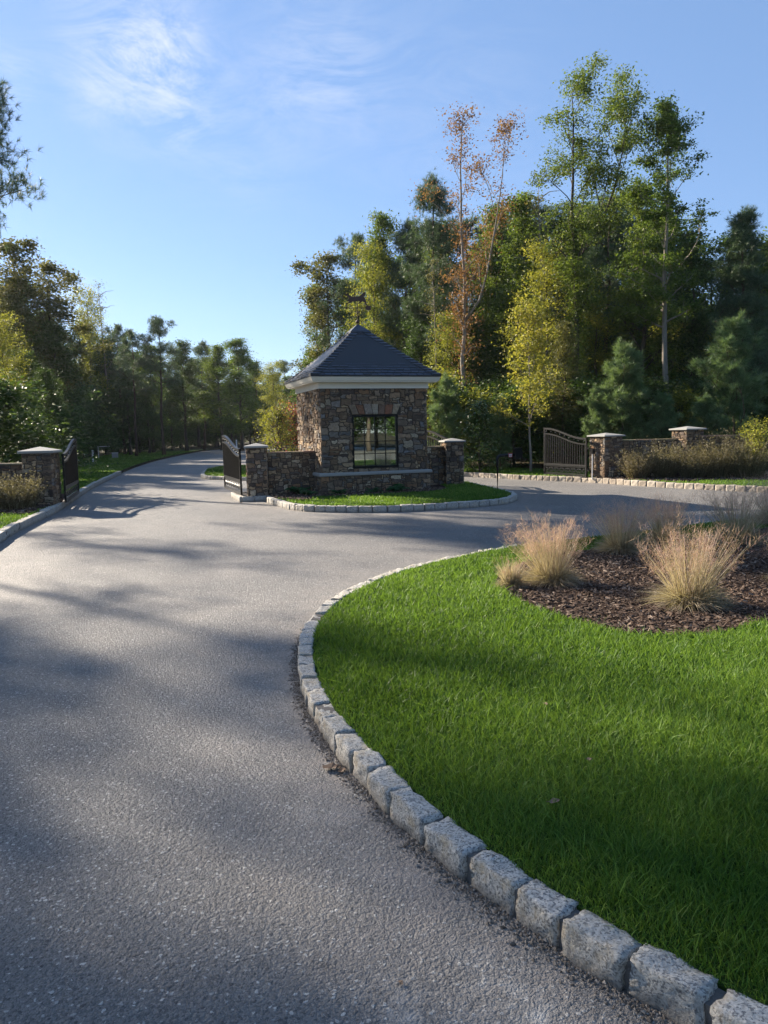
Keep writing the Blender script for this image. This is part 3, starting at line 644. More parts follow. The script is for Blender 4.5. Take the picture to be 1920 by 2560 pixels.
# plinth
pl = MB(); po = .05; pc = MB(); pc.box(-po+e, W+po-e, -po+e, Dp+po-e, -.05, .56); pc.build('mortar_plinth', M['mortar_wall'], GH)
for (O, U, L) in (((-po, -po+e, .0), (1, 0, 0), W+2*po), ((W+po-e, -po, 0), (0, 1, 0), Dp+2*po), ((W+po, Dp+po-e, 0), (-1, 0, 0), W+2*po), ((-po+e, Dp+po, 0), (0, -1, 0), Dp+2*po)):
    masonry(pl, O, U, (0, 0, 1), L, .55, rng, .052)
pl.build('plinth', M['stone'], GH)
def ring(mb, prof):
    V = []
    for o_, z in prof: V += [(-o_, -o_, z), (W+o_, -o_, z), (W+o_, Dp+o_, z), (-o_, Dp+o_, z)]
    Q = [(i*4+k, i*4+(k+1) % 4, (i+1)*4+(k+1) % 4, (i+1)*4+k) for i in range(len(prof)-1) for k in range(4)]
    mb.add(V, Q)
r_ = MB(); ring(r_, [(.0, .545), (.075, .55), (.085, .56), (.085, .605), (.07, .625), (.0, .632)]); r_.build('sill_course', M['cap'], GH)
r_ = MB(); ring(r_, [(0, 2.615), (.035, 2.615), (.035, 2.752), (-.02, 2.755)]); r_.build('frieze', M['cream'], GH)
r_ = MB(); ring(r_, [(-.02, 2.754), (.20, 2.754), (.205, 2.775), (.225, 2.785), (.255, 2.85), (.262, 2.86), (.262, 2.884), (.1, 2.886)]); r_.build('cornice', M['cream'], GH)
# lintel of splayed stones
li = MB(); n = 7; za, zb = wv1+.012, 2.24; b0, b1, t0, t1 = wu0+.02, wu1-.02, wu0-.08, wu1+.08; rng2 = rs(5)
cb = np.linspace(b0, b1, n+1)+np.r_[0, rng2.normal(0, .014, n-1), 0]; ctp = np.linspace(t0, t1, n+1)+np.r_[0, rng2.normal(0, .016, n-1), 0]
lc = [(.20, .15, .11), (.19, .085, .05), (.24, .20, .17), (.36, .31, .25), (.17, .11, .08), (.23, .10, .06), (.30, .24, .17)]
for k in range(n):
    g_ = .005; y_ = -.012-rng2.rand()*.012; zt = zb+rng2.normal(0, .008)
    V = [(cb[k]+g_, .02, za), (cb[k+1]-g_, .02, za), (ctp[k+1]-g_, .02, zt), (ctp[k]+g_, .02, zt), (cb[k]+g_*2, y_, za+.006), (cb[k+1]-g_*2, y_-.004, za+.006), (ctp[k+1]-g_*2, y_, zt-.006), (ctp[k]+g_*2, y_-.003, zt-.006)]
    li.add(V, [(4, 5, 6, 7), (0, 1, 5, 4), (1, 2, 6, 5), (2, 3, 7, 6), (3, 0, 4, 7)], qa=lc[k])
li.build('lintel', M['stone'], GH)
# window
fr = MB(); fw = .05; fy0, fy1 = .0, .07
for (a0, a1, c0, c1) in ((wu0, wu0+fw, wv0, wv1), (wu1-fw, wu1, wv0, wv1), (wu0+fw, wu1-fw, wv0, wv0+fw), (wu0+fw, wu1-fw, wv1-fw, wv1)): fr.box(a0, a1, fy0, fy1, c0, c1)
WN = fr.build('window', M['black'], GH)
mu = MB()
for k in (1, 2, 3):
    u_ = wu0+fw+(wu1-wu0-2*fw)*k/4; mu.box(u_-.009, u_+.009, .02, .055, wv0+fw, wv1-fw)
    v__ = wv0+fw+(wv1-wv0-2*fw)*k/4; mu.box(wu0+fw, wu1-fw, .022, .053, v__-.009, v__+.009)
mu.build('glazing_bars', M['black'], WN)
gp = MB(); gp.box(wu0+fw, wu1-fw, .036, .042, wv0+fw, wv1-fw); gp.build('pane', M['glass'], WN)
# roof
ro = MB(); rng = rs(60); EO = .275; ax_, bx_ = W/2+EO, Dp/2+EO; cx, cy = W/2, Dp/2; ZE, ZA = 2.888, 4.27
zf = lambda t_: ZE+(ZA-ZE)*(.84*t_+.16*t_*t_)
rows = 15; tmax = .885
for f in range(4):
    ang = f*pi/2; hw, dp = (ax_, bx_) if f % 2 == 0 else (bx_, ax_)
    ca_, sa_ = cos(ang), sin(ang)
    def pt(u_, t_, up=0.): # u across, t up the slope
        x, y, z = u_, -dp*(1-t_), zf(t_)+up
        return (cx+x*ca_-y*sa_, cy+x*sa_+y*ca_, z)
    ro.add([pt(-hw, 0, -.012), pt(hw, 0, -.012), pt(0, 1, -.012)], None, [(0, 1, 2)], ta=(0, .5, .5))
    for i in range(rows):
        t0, t1 = i/rows*tmax, (i+1)/rows*tmax; t1b = min(tmax+.02, t1+.004); h0, h1 = hw*(1-t0), hw*(1-t1b); tw = .19; x = -h0-(i % 2)*tw/2-rng.rand()*.05
        while x < h0:
            x2 = x+tw*rng.uniform(.85, 1.15); l0, l1 = max(x+.009, -h0), min(x2-.009, h0); m0, m1 = max(x+.009, -h1), min(x2-.009, h1)
            if l1-l0 > .01:
                if m1 < m0: m0 = m1 = (max(-h1, min(h1, (m0+m1)/2)))
                dj = rng.uniform(-.003, .003)/1.; col = (rng.rand(), .5, .5); up = .028+rng.rand()*.012
                V = [pt(l0, t0+dj, up), pt(l1, t0+dj, up), pt(m1, t1b, .004), pt(m0, t1b, .004), pt(l0, t0+dj, 0), pt(l1, t0+dj, 0)]
                ro.add(V, [(0, 1, 2, 3), (4, 5, 1, 0)], None, qa=[(.15+.8*col[0], .5, .5), (0, .5, .5)])  # butt edge near-black: shadow line between rows put into the colour
            x = x2
    for i in range(rows+2):         # hip shingles on both edges
        t0, t1 = i/(rows+2)*tmax, (i+1)/(rows+2)*tmax+.012; hb = .13
        for sg in (-1, 1):
            o0, o1 = sg*hw*(1-t0), sg*hw*(1-t1); i0, i1 = sg*max(hw*(1-t0)-hb*1.5, 0), sg*max(hw*(1-t1)-hb*1.5, 0)
            V = [pt(o0, t0, .068), pt(i0, t0, .06), pt(i1, t1, .02), pt(o1, t1, .026), pt(o0, t0, .02), pt(i0, t0, .01), pt(i1, t1, .006)]
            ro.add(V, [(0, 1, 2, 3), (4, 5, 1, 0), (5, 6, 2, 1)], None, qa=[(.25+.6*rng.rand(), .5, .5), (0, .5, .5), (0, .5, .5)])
ROOF = ro.build('roof', M['slate'], GH)
cp = MB(); tt = tmax-.01; a_, b_ = ax_*(1-tt)+.035, bx_*(1-tt)+.035; z = zf(tt)
V = [(cx-a_, cy-b_, z), (cx+a_, cy-b_, z), (cx+a_, cy+b_, z), (cx-a_, cy+b_, z), (cx-a_, cy-b_, z+.035), (cx+a_, cy-b_, z+.035), (cx+a_, cy+b_, z+.035), (cx-a_, cy+b_, z+.035), (cx, cy, ZA+.03)]
cp.add(V, [(0, 1, 5, 4), (1, 2, 6, 5), (2, 3, 7, 6), (3, 0, 4, 7)], [(4, 5, 8), (5, 6, 8), (6, 7, 8), (7, 4, 8)], qa=(.5, .5, .5), ta=(.5, .5, .5)); cp.build('ridge_cap', M['slate'], ROOF)
# weathervane: a running fox over an arrow
wv = MB(); wv.tube([(cx, cy, ZA), (cx, cy, ZA+.62)], .009, 8); WV = wv.build('weathervane', M['bronze_metal'], GH)
b_ = MB(); b_.lathe([(0, -.05), (.03, -.045), (.05, -.015), (.052, .01), (.035, .04), (0, .055)], 14, (cx, cy, ZA+.08)); b_.build('ball', M['bronze_metal'], WV, True); b_ = MB(); b_.lathe([(0, -.02), (.02, -.012), (.02, .012), (0, .02)], 10, (cx, cy, ZA+.3)); b_.build('ball', M['bronze_metal'], WV, True)
fox = [(-.30, .205), (-.265, .19), (-.25, .225), (-.235, .235), (-.225, .20), (-.19, .165), (-.12, .14), (-.02, .135), (.06, .15), (.11, .19), (.155, .235), (.20, .255), (.215, .235), (.20, .19), (.17, .135), (.20, .08), (.225, .03), (.235, -.04), (.27, -.085), (.255, -.10), (.205, -.06), (.185, .0), (.13, .03), (.10, .0), (.06, -.03), (.02, -.04), (.03, -.015), (.06, .02), (.03, .035), (-.06, .01), (-.12, .02), (-.15, -.005), (-.21, -.02), (-.27, -.055), (-.285, -.04), (-.235, -.0), (-.19, .025), (-.21, .03), (-.27, .02), (-.275, .035), (-.22, .06), (-.2, .1), (-.235, .155), (-.27, .165), (-.305, .185)]
def plate(name, prof, cz, thick, mat, parent, az=.0):
    o = slab(name, prof, -thick/2, thick/2, mat, parent, True)
    o.rotation_euler = (pi/2, 0, az); o.location = (cx, cy, cz); return o
plate('animal_figure', fox, ZA+.56, .028, M['bronze_metal'], WV, -AN+.1)
plate('arrow', [(-.34, 0), (-.26, .035), (-.26, .008), (.2, .008), (.23, .05), (.36, .05), (.33, 0), (.36, -.05), (.23, -.05), (.2, -.008), (-.26, -.008), (-.26, -.035)], ZA+.42, .014, M['bronze_metal'], WV, -AN+.1)
sc_m = MB()
for k in range(4):
    a_ = k*pi/2; pts = [(cx+cos(a_)*r, cy+sin(a_)*r, ZA+.30+dz) for r, dz in ((.01, 0), (.08, .03), (.15, .02), (.19, -.02), (.17, -.05), (.14, -.03))]; sc_m.tube(pts, .006, 5)
sc_m.build('scroll_bracket', M['bronze_metal'], WV)

# ------------------------------------------------------------------ gates
def gate(hx, hy, fx, fy, zb, zh, zf_, label, seed, npk=18):
    L = math.hypot(fx-hx, fy-hy); rz = math.atan2(fy-hy, fx-hx)
    root = empty('metal_gate', (hx, hy, 0), rz, label, 'gate', 'black swan-neck driveway gates')
    top = lambda x: zh+(zf_-zh)*(lambda q: q*q*(3-2*q))(min(1, max(0, (x/L-.06)/.88)))
    f = MB(); s_ = .045
    f.box(0, s_, -s_/2, s_/2, zb, zh-.01); f.box(L-s_, L, -s_/2, s_/2, zb, zf_-.01)
    f.box(s_, L-s_, -s_/2, s_/2, zb, zb+.05); f.box(s_, L-s_, -s_/2, s_/2, zb+.30, zb+.36)
    f.build('frame', M['black'], root)
    def band(name, dz0, dz1, th_):
        n = 26; xs_ = np.linspace(0, L, n); V = []
        for x in xs_:
            z = top(x); V += [(x, -th_/2, z+dz0), (x, th_/2, z+dz0), (x, th_/2, z+dz1), (x, -th_/2, z+dz1)]
        Q = [(i*4+k, i*4+(k+1) % 4, (i+1)*4+(k+1) % 4, (i+1)*4+k) for i in range(n-1) for k in range(4)]+[(3, 2, 1, 0), ((n-1)*4, (n-1)*4+1, (n-1)*4+2, (n-1)*4+3)]
        m_ = MB(); m_.add(V, Q); return m_.build(name, M['black'], root)
    band('top_rail', -.055, 0, .06); band('lower_rail', -.205, -.165, .05)
    for k in range(9):
        x = L*(k+.6)/9.2; m_ = MB(); m_.lathe([(0, -.026), (.018, -.02), (.027, 0), (.018, .02), (0, .026)], 8, (x, 0, top(x)-.11)); m_.build('ball_ornament', M['black'], root, True)
    for k in range(npk):
        x = s_+(L-2*s_)*(k+.5)/npk; m_ = MB(); m_.box(x-.011, x+.011, -.011, .011, zb+.36, top(x)-.2); m_.build('picket', M['black'], root)
    m_ = MB(); m_.box(s_+.02, L-s_-.02, -.004, .004, zb+.06, zb+.09); m_.box(s_+.02, L-s_-.02, -.004, .004, zb+.265, zb+.295); n = 7; a0, a1 = s_+.03, L-s_-.03
    for k in range(n):
        x0_, x1_ = a0+(a1-a0)*k/n, a0+(a1-a0)*(k+1)/n; xm = (x0_+x1_)/2; zm = zb+.178
        th2 = np.linspace(0, 2*pi, 17); m_.tube([(xm+(x1_-x0_)*.48*cos(q), 0, zm+.06*sin(q)*abs(cos(q/1))**.2) for q in th2], .009, 5, False)
        m_.bar((x0_, 0, zm-.07), (x1_, 0, zm+.07), .012, .012); m_.bar((x0_, 0, zm+.07), (x1_, 0, zm-.07), .012, .012)
    m_.build('scroll_panel', M['black'], root)
    for z in (zb+.2, zh-.3):
        m_ = MB(); m_.tube([(-.03, 0, z-.05), (-.03, 0, z+.05)], .02, 8); m_.box(-.09, 0, -.012, .012, z-.02, z+.02); m_.build('hinge', M['black'], root)
    return root
gate(-3.42, 18.25, -4.32, 20.7, .14, 1.25, 1.57, 'open black gate hung on the pillar left of the gatehouse', 1)
gate(5.86, 21.86, 5.03, 23.72, .14, 1.28, 1.585, 'open black gate on the right in full sun with clear scroll panel', 2)
gate(-7.2, 17.15, -8.0, 19.9, .14, 1.24, 1.57, 'shaded black gate hung on the leftmost pillar', 3)
gate(2.12, 20.75, 1.27, 22.7, .14, 1.26, 1.59, 'black gate mostly hidden behind the pillar right of the gatehouse', 4)
# gate operator box on the right pillar
root = empty('gate_opener', (5.95, 21.62, .1), .6, 'small black gate opener with white conduit on the right pillar', 'gate opener')
m_ = MB(); m_.box(-.05, .05, -.05, .03, .72, .86); m_.lathe([(0, -.02), (.05, -.02), (.05, .02), (0, .02)], 12, (0, -.04, .79)); m_.build('motor_box', M['black'], root)
m_ = MB(); m_.tube([(-.02, -.02, 0), (-.02, -.02, .72)], .013, 8); m_.build('conduit', M['white'], root)

# ------------------------------------------------------------------ keypad post
root = empty('keypad_post', (2.63, 17.48, .1), .12, 'black gooseneck post with keypad on the island tip', 'keypad post')
m_ = MB(); P = [(0, 0, 0), (0, 0, .78)]+[(.1-.1*cos(a), 0, .78+.1*sin(a)) for a in np.linspace(.15, pi/2, 7)]+[(.3, 0, .885), (.42, 0, .89)]
m_.tube(P, .034, 12); m_.lathe([(0, 0), (.06, 0), (.06, .012), (.03, .015)], 12); m_.build('post', M['black'], root, True)
m_ = MB(); m_.box(.40, .56, -.075, .06, .79, 1.03); m_.box(.395, .565, -.10, .06, 1.03, 1.045); m_.box(.395, .403, -.10, -.07, .80, 1.03); m_.box(.557, .565, -.10, -.07, .80, 1.03); hb = m_.build('keypad_housing', M['black'], root); hb.modifiers.new('b', 'BEVEL').width = .004
m_ = MB(); m_.box(.25, .345, -.036, -.026, .83, .93); pl_ = m_.build('notice_plate', M['redp'], root)
m_ = MB(); m_.box(.262, .333, -.039, -.0365, .885, .905); m_.box(.262, .333, -.039, -.0365, .85, .87); m_.build('white_bands', M['white'], pl_)

# ------------------------------------------------------------------ plants
def fern(x, y, sc, seed, label):
    rng = rs(seed); mb = MB()
    for k in range(13):
        az = rng.rand()*2*pi; L = sc*rng.uniform(.3, .5); tl = rng.uniform(.3, .8); n = 12
        s_ = np.linspace(.05, 1, n); r = L*s_*sin(tl)+.12*L*s_**2; z = L*s_*cos(tl)-L*.55*s_**2
        P = np.stack([r*cos(az), r*sin(az), z], 1); mb.tube(P, .004, 3, False, (.2, .5, .5))
        for sg in (-1, 1):
            D = np.tile(np.array([-sin(az)*sg, cos(az)*sg, .1]), (n, 1))+np.array([cos(az), sin(az), 0])*.35
            blades(mb, P, unit(D), np.tile([0, 0, -.15], (n, 1)), L*.34*np.sin(np.clip(s_, .1, .93)*pi)+.02, .03*sc/.9, 2, None, rng)
    o = mb.build('fern', M['fern']); o.location = (x, y, ZT); return tag(o, label, 'fern', 'ferns at the foot of the gatehouse')
fern(-2.0, 17.95, 1.05, 1, 'large fern in front of the low wall left of the gatehouse')
fern(-1.75, 17.6, .8, 2, 'fern at the left corner of the gatehouse plinth')
fern(-1.05, 17.75, .7, 3, 'small fern just right of the gatehouse near corner')
fern(-.25, 18.0, .7, 4, 'small fern below the left part of the gatehouse window')
fern(.33, 18.15, 1.0, 5, 'big fern below the gatehouse window')

def wispy(x, y, w, h, seed, label, mat='bronze', n=560):
    rng = rs(seed); root = empty('wispy_shrub', (x, y, ZT), 0, label, 'shrub', 'wispy bronze shrubs along the walls')
    az = rng.rand(n)*2*pi; rr = w*.3*np.sqrt(rng.rand(n)); tl = rng.uniform(0, .6, n)
    P = np.stack([rr*np.cos(az), rr*np.sin(az), 0*az], 1); D = unit(np.stack([np.cos(az)*np.sin(tl), np.sin(az)*np.sin(tl), np.cos(tl)], 1)+rng.normal(0, .12, (n, 3)))
    B = rng.normal(0, .12, (n, 3)); hh = rng.uniform(.45, 1.12, n)*h; m_ = MB(); blades(m_, P, D, B, hh, .008, 4, None, rng); m_.build('stems', M[mat], root)
    k = np.repeat(np.arange(n), 10); s_ = rng.uniform(.3, 1, (len(k), 1)); T = P[k]+D[k]*hh[k][:, None]*s_+B[k]*hh[k][:, None]*s_**2+rng.normal(0, .02, (len(k), 3))
    m_ = MB(); tn = np.stack([np.clip(rng.normal(.5, .25, len(k)), 0, 1), rng.rand(len(k)), s_[:, 0]], 1); leaves(m_, T, .045, rng, tn, .2, .45); m_.build('leaves', M[mat], root)
    return root
wispy(7.0, 20.9, .8, .8, 1, 'wispy bronze shrub right beside the sunlit right pillar')
wispy(7.75, 20.95, .8, .95, 2, 'second wispy shrub right of the sunlit pillar')
wispy(8.45, 20.7, .9, .85, 3, 'wispy shrub in front of the pillar in the right wall')
wispy(9.1, 20.6, .9, 1.12, 4, 'tall olive wispy shrub just right of the wall pillar')
wispy(9.8, 20.4, 1.1, 1.05, 5, 'rightmost wispy shrub beside the yellow shrub')
wispy(-7.75, 15.9, 1.3, .72, 6, 'brown wispy shrub in front of the leftmost pillar')
wispy(-8.7, 15.9, 1.3, .75, 7, 'brown wispy shrub at the left picture edge before the wall')
wispy(-15.5, 37.5, 1.5, 1.1, 8, 'tan tuft of tall grass beyond the leftmost gate')

# ------------------------------------------------------------------ trees
def wood(rng, H, cb, Rc, prof, nprim, el=(.35, .9), r0=.16, lean=(0, 0), fork=0., sec=6, seclen=.45, curl=.25, stubs=0, seg=8, wob=.012):
    """skeleton -> (MB with trunk and limbs, cluster points, outward dirs)"""
    mb = MB(); n = 14; tz = np.linspace(0, 1, n)
    wx = np.cumsum(rng.normal(0, wob*H/3, n)); wy = np.cumsum(rng.normal(0, wob*H/3, n)); wx -= wx[0]; wy -= wy[0]
    T = np.stack([wx+lean[0]*tz**1.5*H, wy+lean[1]*tz**1.5*H, tz*H*.97], 1)
    rad = r0*(1-tz*.93)**.85; rad[0] *= 1.35; mb.tube(T, rad, seg)
    at_ = lambda q: np.array([np.interp(q, tz, T[:, k]) for k in range(3)]); at1 = at_
    if fork:
        q0, fx, fy = fork; b0 = at1(q0); tz2 = np.linspace(0, 1, 9); e1 = rng.normal(0, .06, (9, 3)).cumsum(0)*.6
        T2 = b0+np.stack([fx*np.sqrt(tz2)*H*.1, fy*np.sqrt(tz2)*H*.1, tz2*(.95-q0)*H], 1)+e1-e1[0]; mb.tube(T2, r0*(1-q0*.9)**.85*.8*(1-tz2*.92), 6)
        at2 = lambda q: np.array([np.interp((q-q0)/(1-q0), tz2, T2[:, k]) for k in range(3)])
    pts = []; dirs = []
    for i in range(nprim):
        q = cb+(1-cb)*(i+rng.rand())/nprim*.98; az = i*2.4+rng.normal(0, .5); L = Rc*prof((q-cb)/(1-cb))*rng.uniform(.6, 1.25)
        e_ = rng.uniform(*el)+.5*(q-cb)/(1-cb)*(el[1] > .5); d = np.array([cos(az)*cos(e_), sin(az)*cos(e_), sin(e_)])
        at_ = at2 if (fork and q > fork[0] and i % 2) else at1
        m = 6; P = [at_(q)]
        for k in range(m-1):
            d = unit(d+rng.normal(0, .16, 3)+np.array([0, 0, curl*.3])); P.append(P[-1]+d*L/(m-1))
        P = np.array(P); rb = max(.012, r0*(1-q*.93)*.5); mb.tube(P, np.linspace(rb, .007, m), 5, False)
        pts.append(P[-1]); dirs.append(d)
        for j in range(sec):
            s_ = rng.uniform(.22, 1); k = s_*(m-1); a_ = int(min(k, m-2)); b0 = P[a_]+(P[a_+1]-P[a_])*(k-a_)
            d2 = unit(unit(P[a_+1]-P[a_])*.6+rng.normal(0, .6, 3)+np.array([0, 0, .15])); L2 = max(.35, L*seclen*rng.uniform(.5, 1.1)*(1.15-.5*s_))
            S_ = [b0]
            for kk in range(3): d2 = unit(d2+rng.normal(0, .2, 3)); S_.append(S_[-1]+d2*L2/3)
            S_ = np.array(S_); mb.tube(S_, np.linspace(max(.008, rb*.4), .004, 4), 3, False)
            for kk in (1, 2, 3): pts.append(S_[kk]); dirs.append(d2)
    for i in range(stubs):
        q = rng.uniform(cb*.6, 1); az = rng.rand()*6.3; P = [at_(q)]; d = np.array([cos(az), sin(az), .6])
        for k in range(4): d = unit(d+rng.normal(0, .2, 3)); P.append(P[-1]+d*.35)
        mb.tube(P, np.linspace(.03, .006, 5), 4, False)
    pts.append(at_(.99)); dirs.append(np.array([0, 0, 1.]))
    return mb, np.array(pts), np.array(dirs), at1
PROTO = {}
def broadleaf(name, key, H, cb, Rc, seed, mat, bark='bark', nleaf=15000, size=.13, nprim=22, prof=None, el=(.3, .8), sig=.26, r0=.15, keep=1., bush=False, ivy=0, cat='tree', tm=(.45, .2), **kw):
    rng = rs(seed); prof = prof or (lambda q: (1-q)**.6*(.45+.55*min(1, q*4)))
    mb, P, D, at_ = wood(rng, H, cb, Rc, prof, nprim, el, r0, **kw)
    root = empty(name, (0, 0, 0)); mb.build('trunk' if not bush else 'stems', M[bark], root, True)
    if keep < 1: k = rng.rand(len(P)) < keep; P, D = P[k], D[k]
    per = np.maximum(1, (rng.gamma(2., .5, len(P))*nleaf/len(P))).astype(int); idx = np.repeat(np.arange(len(P)), per)
    sg = (sig*rng.uniform(.6, 1.3, len(P)))[idx][:, None]
    Cn = P[idx]+D[idx]*sg*.5+rng.normal(size=(len(idx), 3))*sg*np.array([1, 1, .62])
    ct_ = rng.normal(0, tm[1]*.6, len(P))[idx]; tn = np.stack([np.clip(tm[0]+ct_+rng.normal(0, tm[1], len(idx)), 0, 1), rng.rand(len(idx)), rng.rand(len(idx))], 1)
    lv = MB(); leaves(lv, Cn, size, rng, tn)
    if ivy:
        n = ivy; q = rng.rand(n)**.8*.6+.06; az = rng.rand(n)*2*pi; rr = np.abs(rng.normal(0, .3, n))*(.4+.9*np.sin(q*9+seed)**2)+.08
        Ci = np.array([at_(x) for x in q])+np.stack([np.cos(az)*rr, np.sin(az)*rr, rng.normal(0, .1, n)], 1)
        leaves(lv, Ci, size*.85, rng, np.stack([rng.rand(n)*.8, rng.rand(n), rng.rand(n)], 1))
    lv.build('crown' if not bush else 'foliage', M[mat], root)
    PROTO[key] = (root, H); return root
def pine(name, key, H, cb, Rc, seed, mat='pine', nprim=34, tuft=5, need=15, nl=.24, r0=.16, prof=None, el=(-.05, .45), sig=.16, w=.016, sec=6, bark='pinebark', **kw):
    rng = rs(seed); prof = prof or (lambda q: (1-q)**.75*(.5+.5*min(1, q*3))+.08)
    mb, P, D, at_ = wood(rng, H, cb, Rc, prof, nprim, el, r0, sec=sec, **kw)
    root = empty(name, (0, 0, 0)); mb.build('trunk', M[bark], root, True)
    idx = np.repeat(np.arange(len(P)), tuft); T = P[idx]+rng.normal(0, sig, (len(idx), 3)); Dt = unit(D[idx]*.7+rng.normal(0, .5, (len(idx), 3))+np.array([0, 0, .45]))
    k = np.repeat(np.arange(len(T)), need); Dn = unit(Dt[k]*.8+rng.normal(0, .62, (len(k), 3)))
    tn = np.stack([np.clip(rng.normal(.45, .15, len(T))[k]+rng.normal(0, .16, len(k)), 0, 1), rng.rand(len(k)), rng.rand(len(k))], 1)
    lv = MB(); blades(lv, T[k]+Dt[k]*rng.uniform(0, .12, (len(k), 1)), Dn, np.zeros_like(Dn), nl*rng.uniform(.7, 1.2, len(k)), w, 1, tn, rng); lv.build('crown', M[mat], root)
    PROTO[key] = (root, H); return root
used = set()
def put(key, dx, dist, top, label, cat='tree', group=None, rz=None, wide=1., zb=.08, x=None):
    """stand a tree so that it is seen at photo column dx, at dist metres, reaching up to photo row top"""
    src, H0 = PROTO[key]; o = src if key not in used else copy_tree(src); used.add(key)
    X_ = spot(dx, dist) if x is None else x; h = (height(dx, top, dist) if x is None else top)-zb
    s_ = h/H0; o.location = (X_, dist, zb); o.scale = (s_*wide, s_*wide, s_); o.rotation_euler = (0, 0, rz if rz is not None else random.uniform(0, 6.28))
    return tag(o, label, cat, group)
random.seed(4)
col_ = lambda q: .9*(min(1, q*5+.25))*(1-max(0, q-.55)**1.5*1.6)
# --- prototypes
broadleaf('tall_slender_tree', 'oakR', 17, .38, 2.9, 101, 'oak', 'pbark', 26000, .13, 34, lambda q: .3+.75*sin(pi*min(1, q*.9+.15))**1.2, (.2, .65), .2, .17, keep=.8, stubs=5, wob=.006)
broadleaf('vine_clad_tree', 'vineC', 17.5, .40, 2.1, 102, 'oak', 'bark', 26000, .12, 38, lambda q: .5+.7*sin(pi*min(1, q*.75+.1)), (.4, .95), .26, .17, keep=.9, ivy=9000, tm=(.6, .22), fork=(.56, 1.45, 0))
broadleaf('autumn_maple', 'mapleO', 16, .30, 2.0, 103, 'orange', 'pbark', 7500, .105, 28, lambda q: .35+.8*sin(pi*min(1, q)), (.6, 1.1), .24, .12, keep=.75, tm=(.5, .25), ivy=1500, lean=(-.01, 0), fork=(.42, 1.2, 0))
broadleaf('leafy_tree', 'leafA', 13, .18, 2.6, 104, 'oak', 'bark', 17000, .15, 26, None, (.2, .7), .30, .14)
broadleaf('leafy_tree', 'leafB', 12, .2, 2.4, 105, 'dkgreen', 'bark', 17000, .15, 24, None, (.2, .7), .32, .14)
broadleaf('leafy_tree', 'leafC', 10, .12, 2.4, 106, 'ylgreen', 'bark', 14000, .12, 26, col_, (.2, .7), .28, .10, tm=(.4, .2))
broadleaf('leafy_tree', 'leafD', 12, .22, 2.8, 107, 'bronzeleaf', 'bark', 12000, .16, 22, col_, (.3, .9), .26, .13, keep=.8)
broadleaf('leafy_tree', 'thick', 9, .03, 3.0, 117, 'dkgreen', 'bark', 26000, .21, 30, lambda q: (1-q)**.45, (.1, .7), .42, .12)
broadleaf('leafy_tree', 'thickY', 8, .03, 2.4, 118, 'oak', 'bark', 22000, .18, 30, lambda q: (1-q)**.5, (.2, .8), .36, .1)
broadleaf('young_yellow_tree', 'yelY', 6, .28, 1.35, 108, 'ylgreen', 'pbark', 5200, .11, 22, lambda q: .9*(1-q)**.5+.1, (.3, .8), .17, .045, keep=.85, tm=(.62, .22))
broadleaf('snag_tree', 'snag', 13, .72, 1.0, 109, 'bronzeleaf', 'pbark', 500, .12, 7, None, (.5, 1.1), .2, .10, keep=.5, stubs=9)
broadleaf('dense_shrub', 'bushG', 3, .04, 1.5, 110, 'dkgreen', 'bark', 9000, .11, 22, lambda q: (1-q)**.4, (.1, .9), .24, .05, bush=True)
broadleaf('dense_shrub', 'bushY', 2.6, .04, 1.3, 111, 'ylgreen', 'bark', 7000, .09, 22, lambda q: (1-q)**.4, (.1, .9), .2, .04, bush=True, tm=(.3, .2))
broadleaf('evergreen_shrub', 'holly', 2.6, .04, .95, 112, 'holly', 'bark', 8500, .085, 30, lambda q: (1-q)**.45*(.75+.25*min(1, q*5)), (.1, .8), .15, .04, bush=True)
broadleaf('small_shrub', 'bushS', 1.4, .05, .62, 113, 'ylgreen', 'bark', 4200, .045, 24, lambda q: (1-q)**.3, (.5, 1.2), .09, .02, bush=True, tm=(.25, .2))
broadleaf('small_red_shrub', 'bushR', 1.3, .05, .6, 114, 'red', 'bark', 2600, .05, 20, lambda q: (1-q)**.3, (.5, 1.2), .1, .02, bush=True)
broadleaf('bright_shrub', 'bushB', 1.2, .08, .42, 115, 'ylgreen', 'bark', 3600, .05, 24, lambda q: (1-q)**.35, (.5, 1.2), .08, .02, bush=True, tm=(.7, .2))
pine('tall_pine', 'pineA', 16, .38, 2.7, 120, nprim=38, tuft=6, need=15, sec=7)
pine('tall_pine', 'pineB', 14, .5, 2.3, 121, nprim=26, tuft=6, need=15, sec=6, prof=lambda q: (.55+.5*sin(pi*min(1, q*.9+.1)))*(1-.75*q**4))
pine('dark_spruce_like_pine', 'pineD', 13, .12, 2.2, 122, 'pine', nprim=56, tuft=6, need=14, sec=7, el=(-.1, .3))
pine('young_pine', 'pineY', 4.6, .03, 1.6, 123, 'ypine', nprim=30, tuft=2, need=34, nl=.25, r0=.05, sec=6, el=(.15, .9), sig=.06, w=.014, prof=lambda q: ((1-q)**.7+.1)*(.7+.6*((q*37)%1)))
pine('tall_pine', 'pineS', 15, .45, 2.8, 125, nprim=20, tuft=4, need=14, sec=6, prof=lambda q: (.55+.5*sin(pi*min(1, q*.9+.1)))*(1-.75*q**4))
pine('tall_pine', 'pineN', 10.4, .64, 3.1, 124, nprim=38, tuft=8, need=22, nl=.2, w=.011, sec=9, r0=.15, prof=lambda q: (.65+.5*sin(pi*min(1, q*.9+.1)))*(1-.6*q**4))

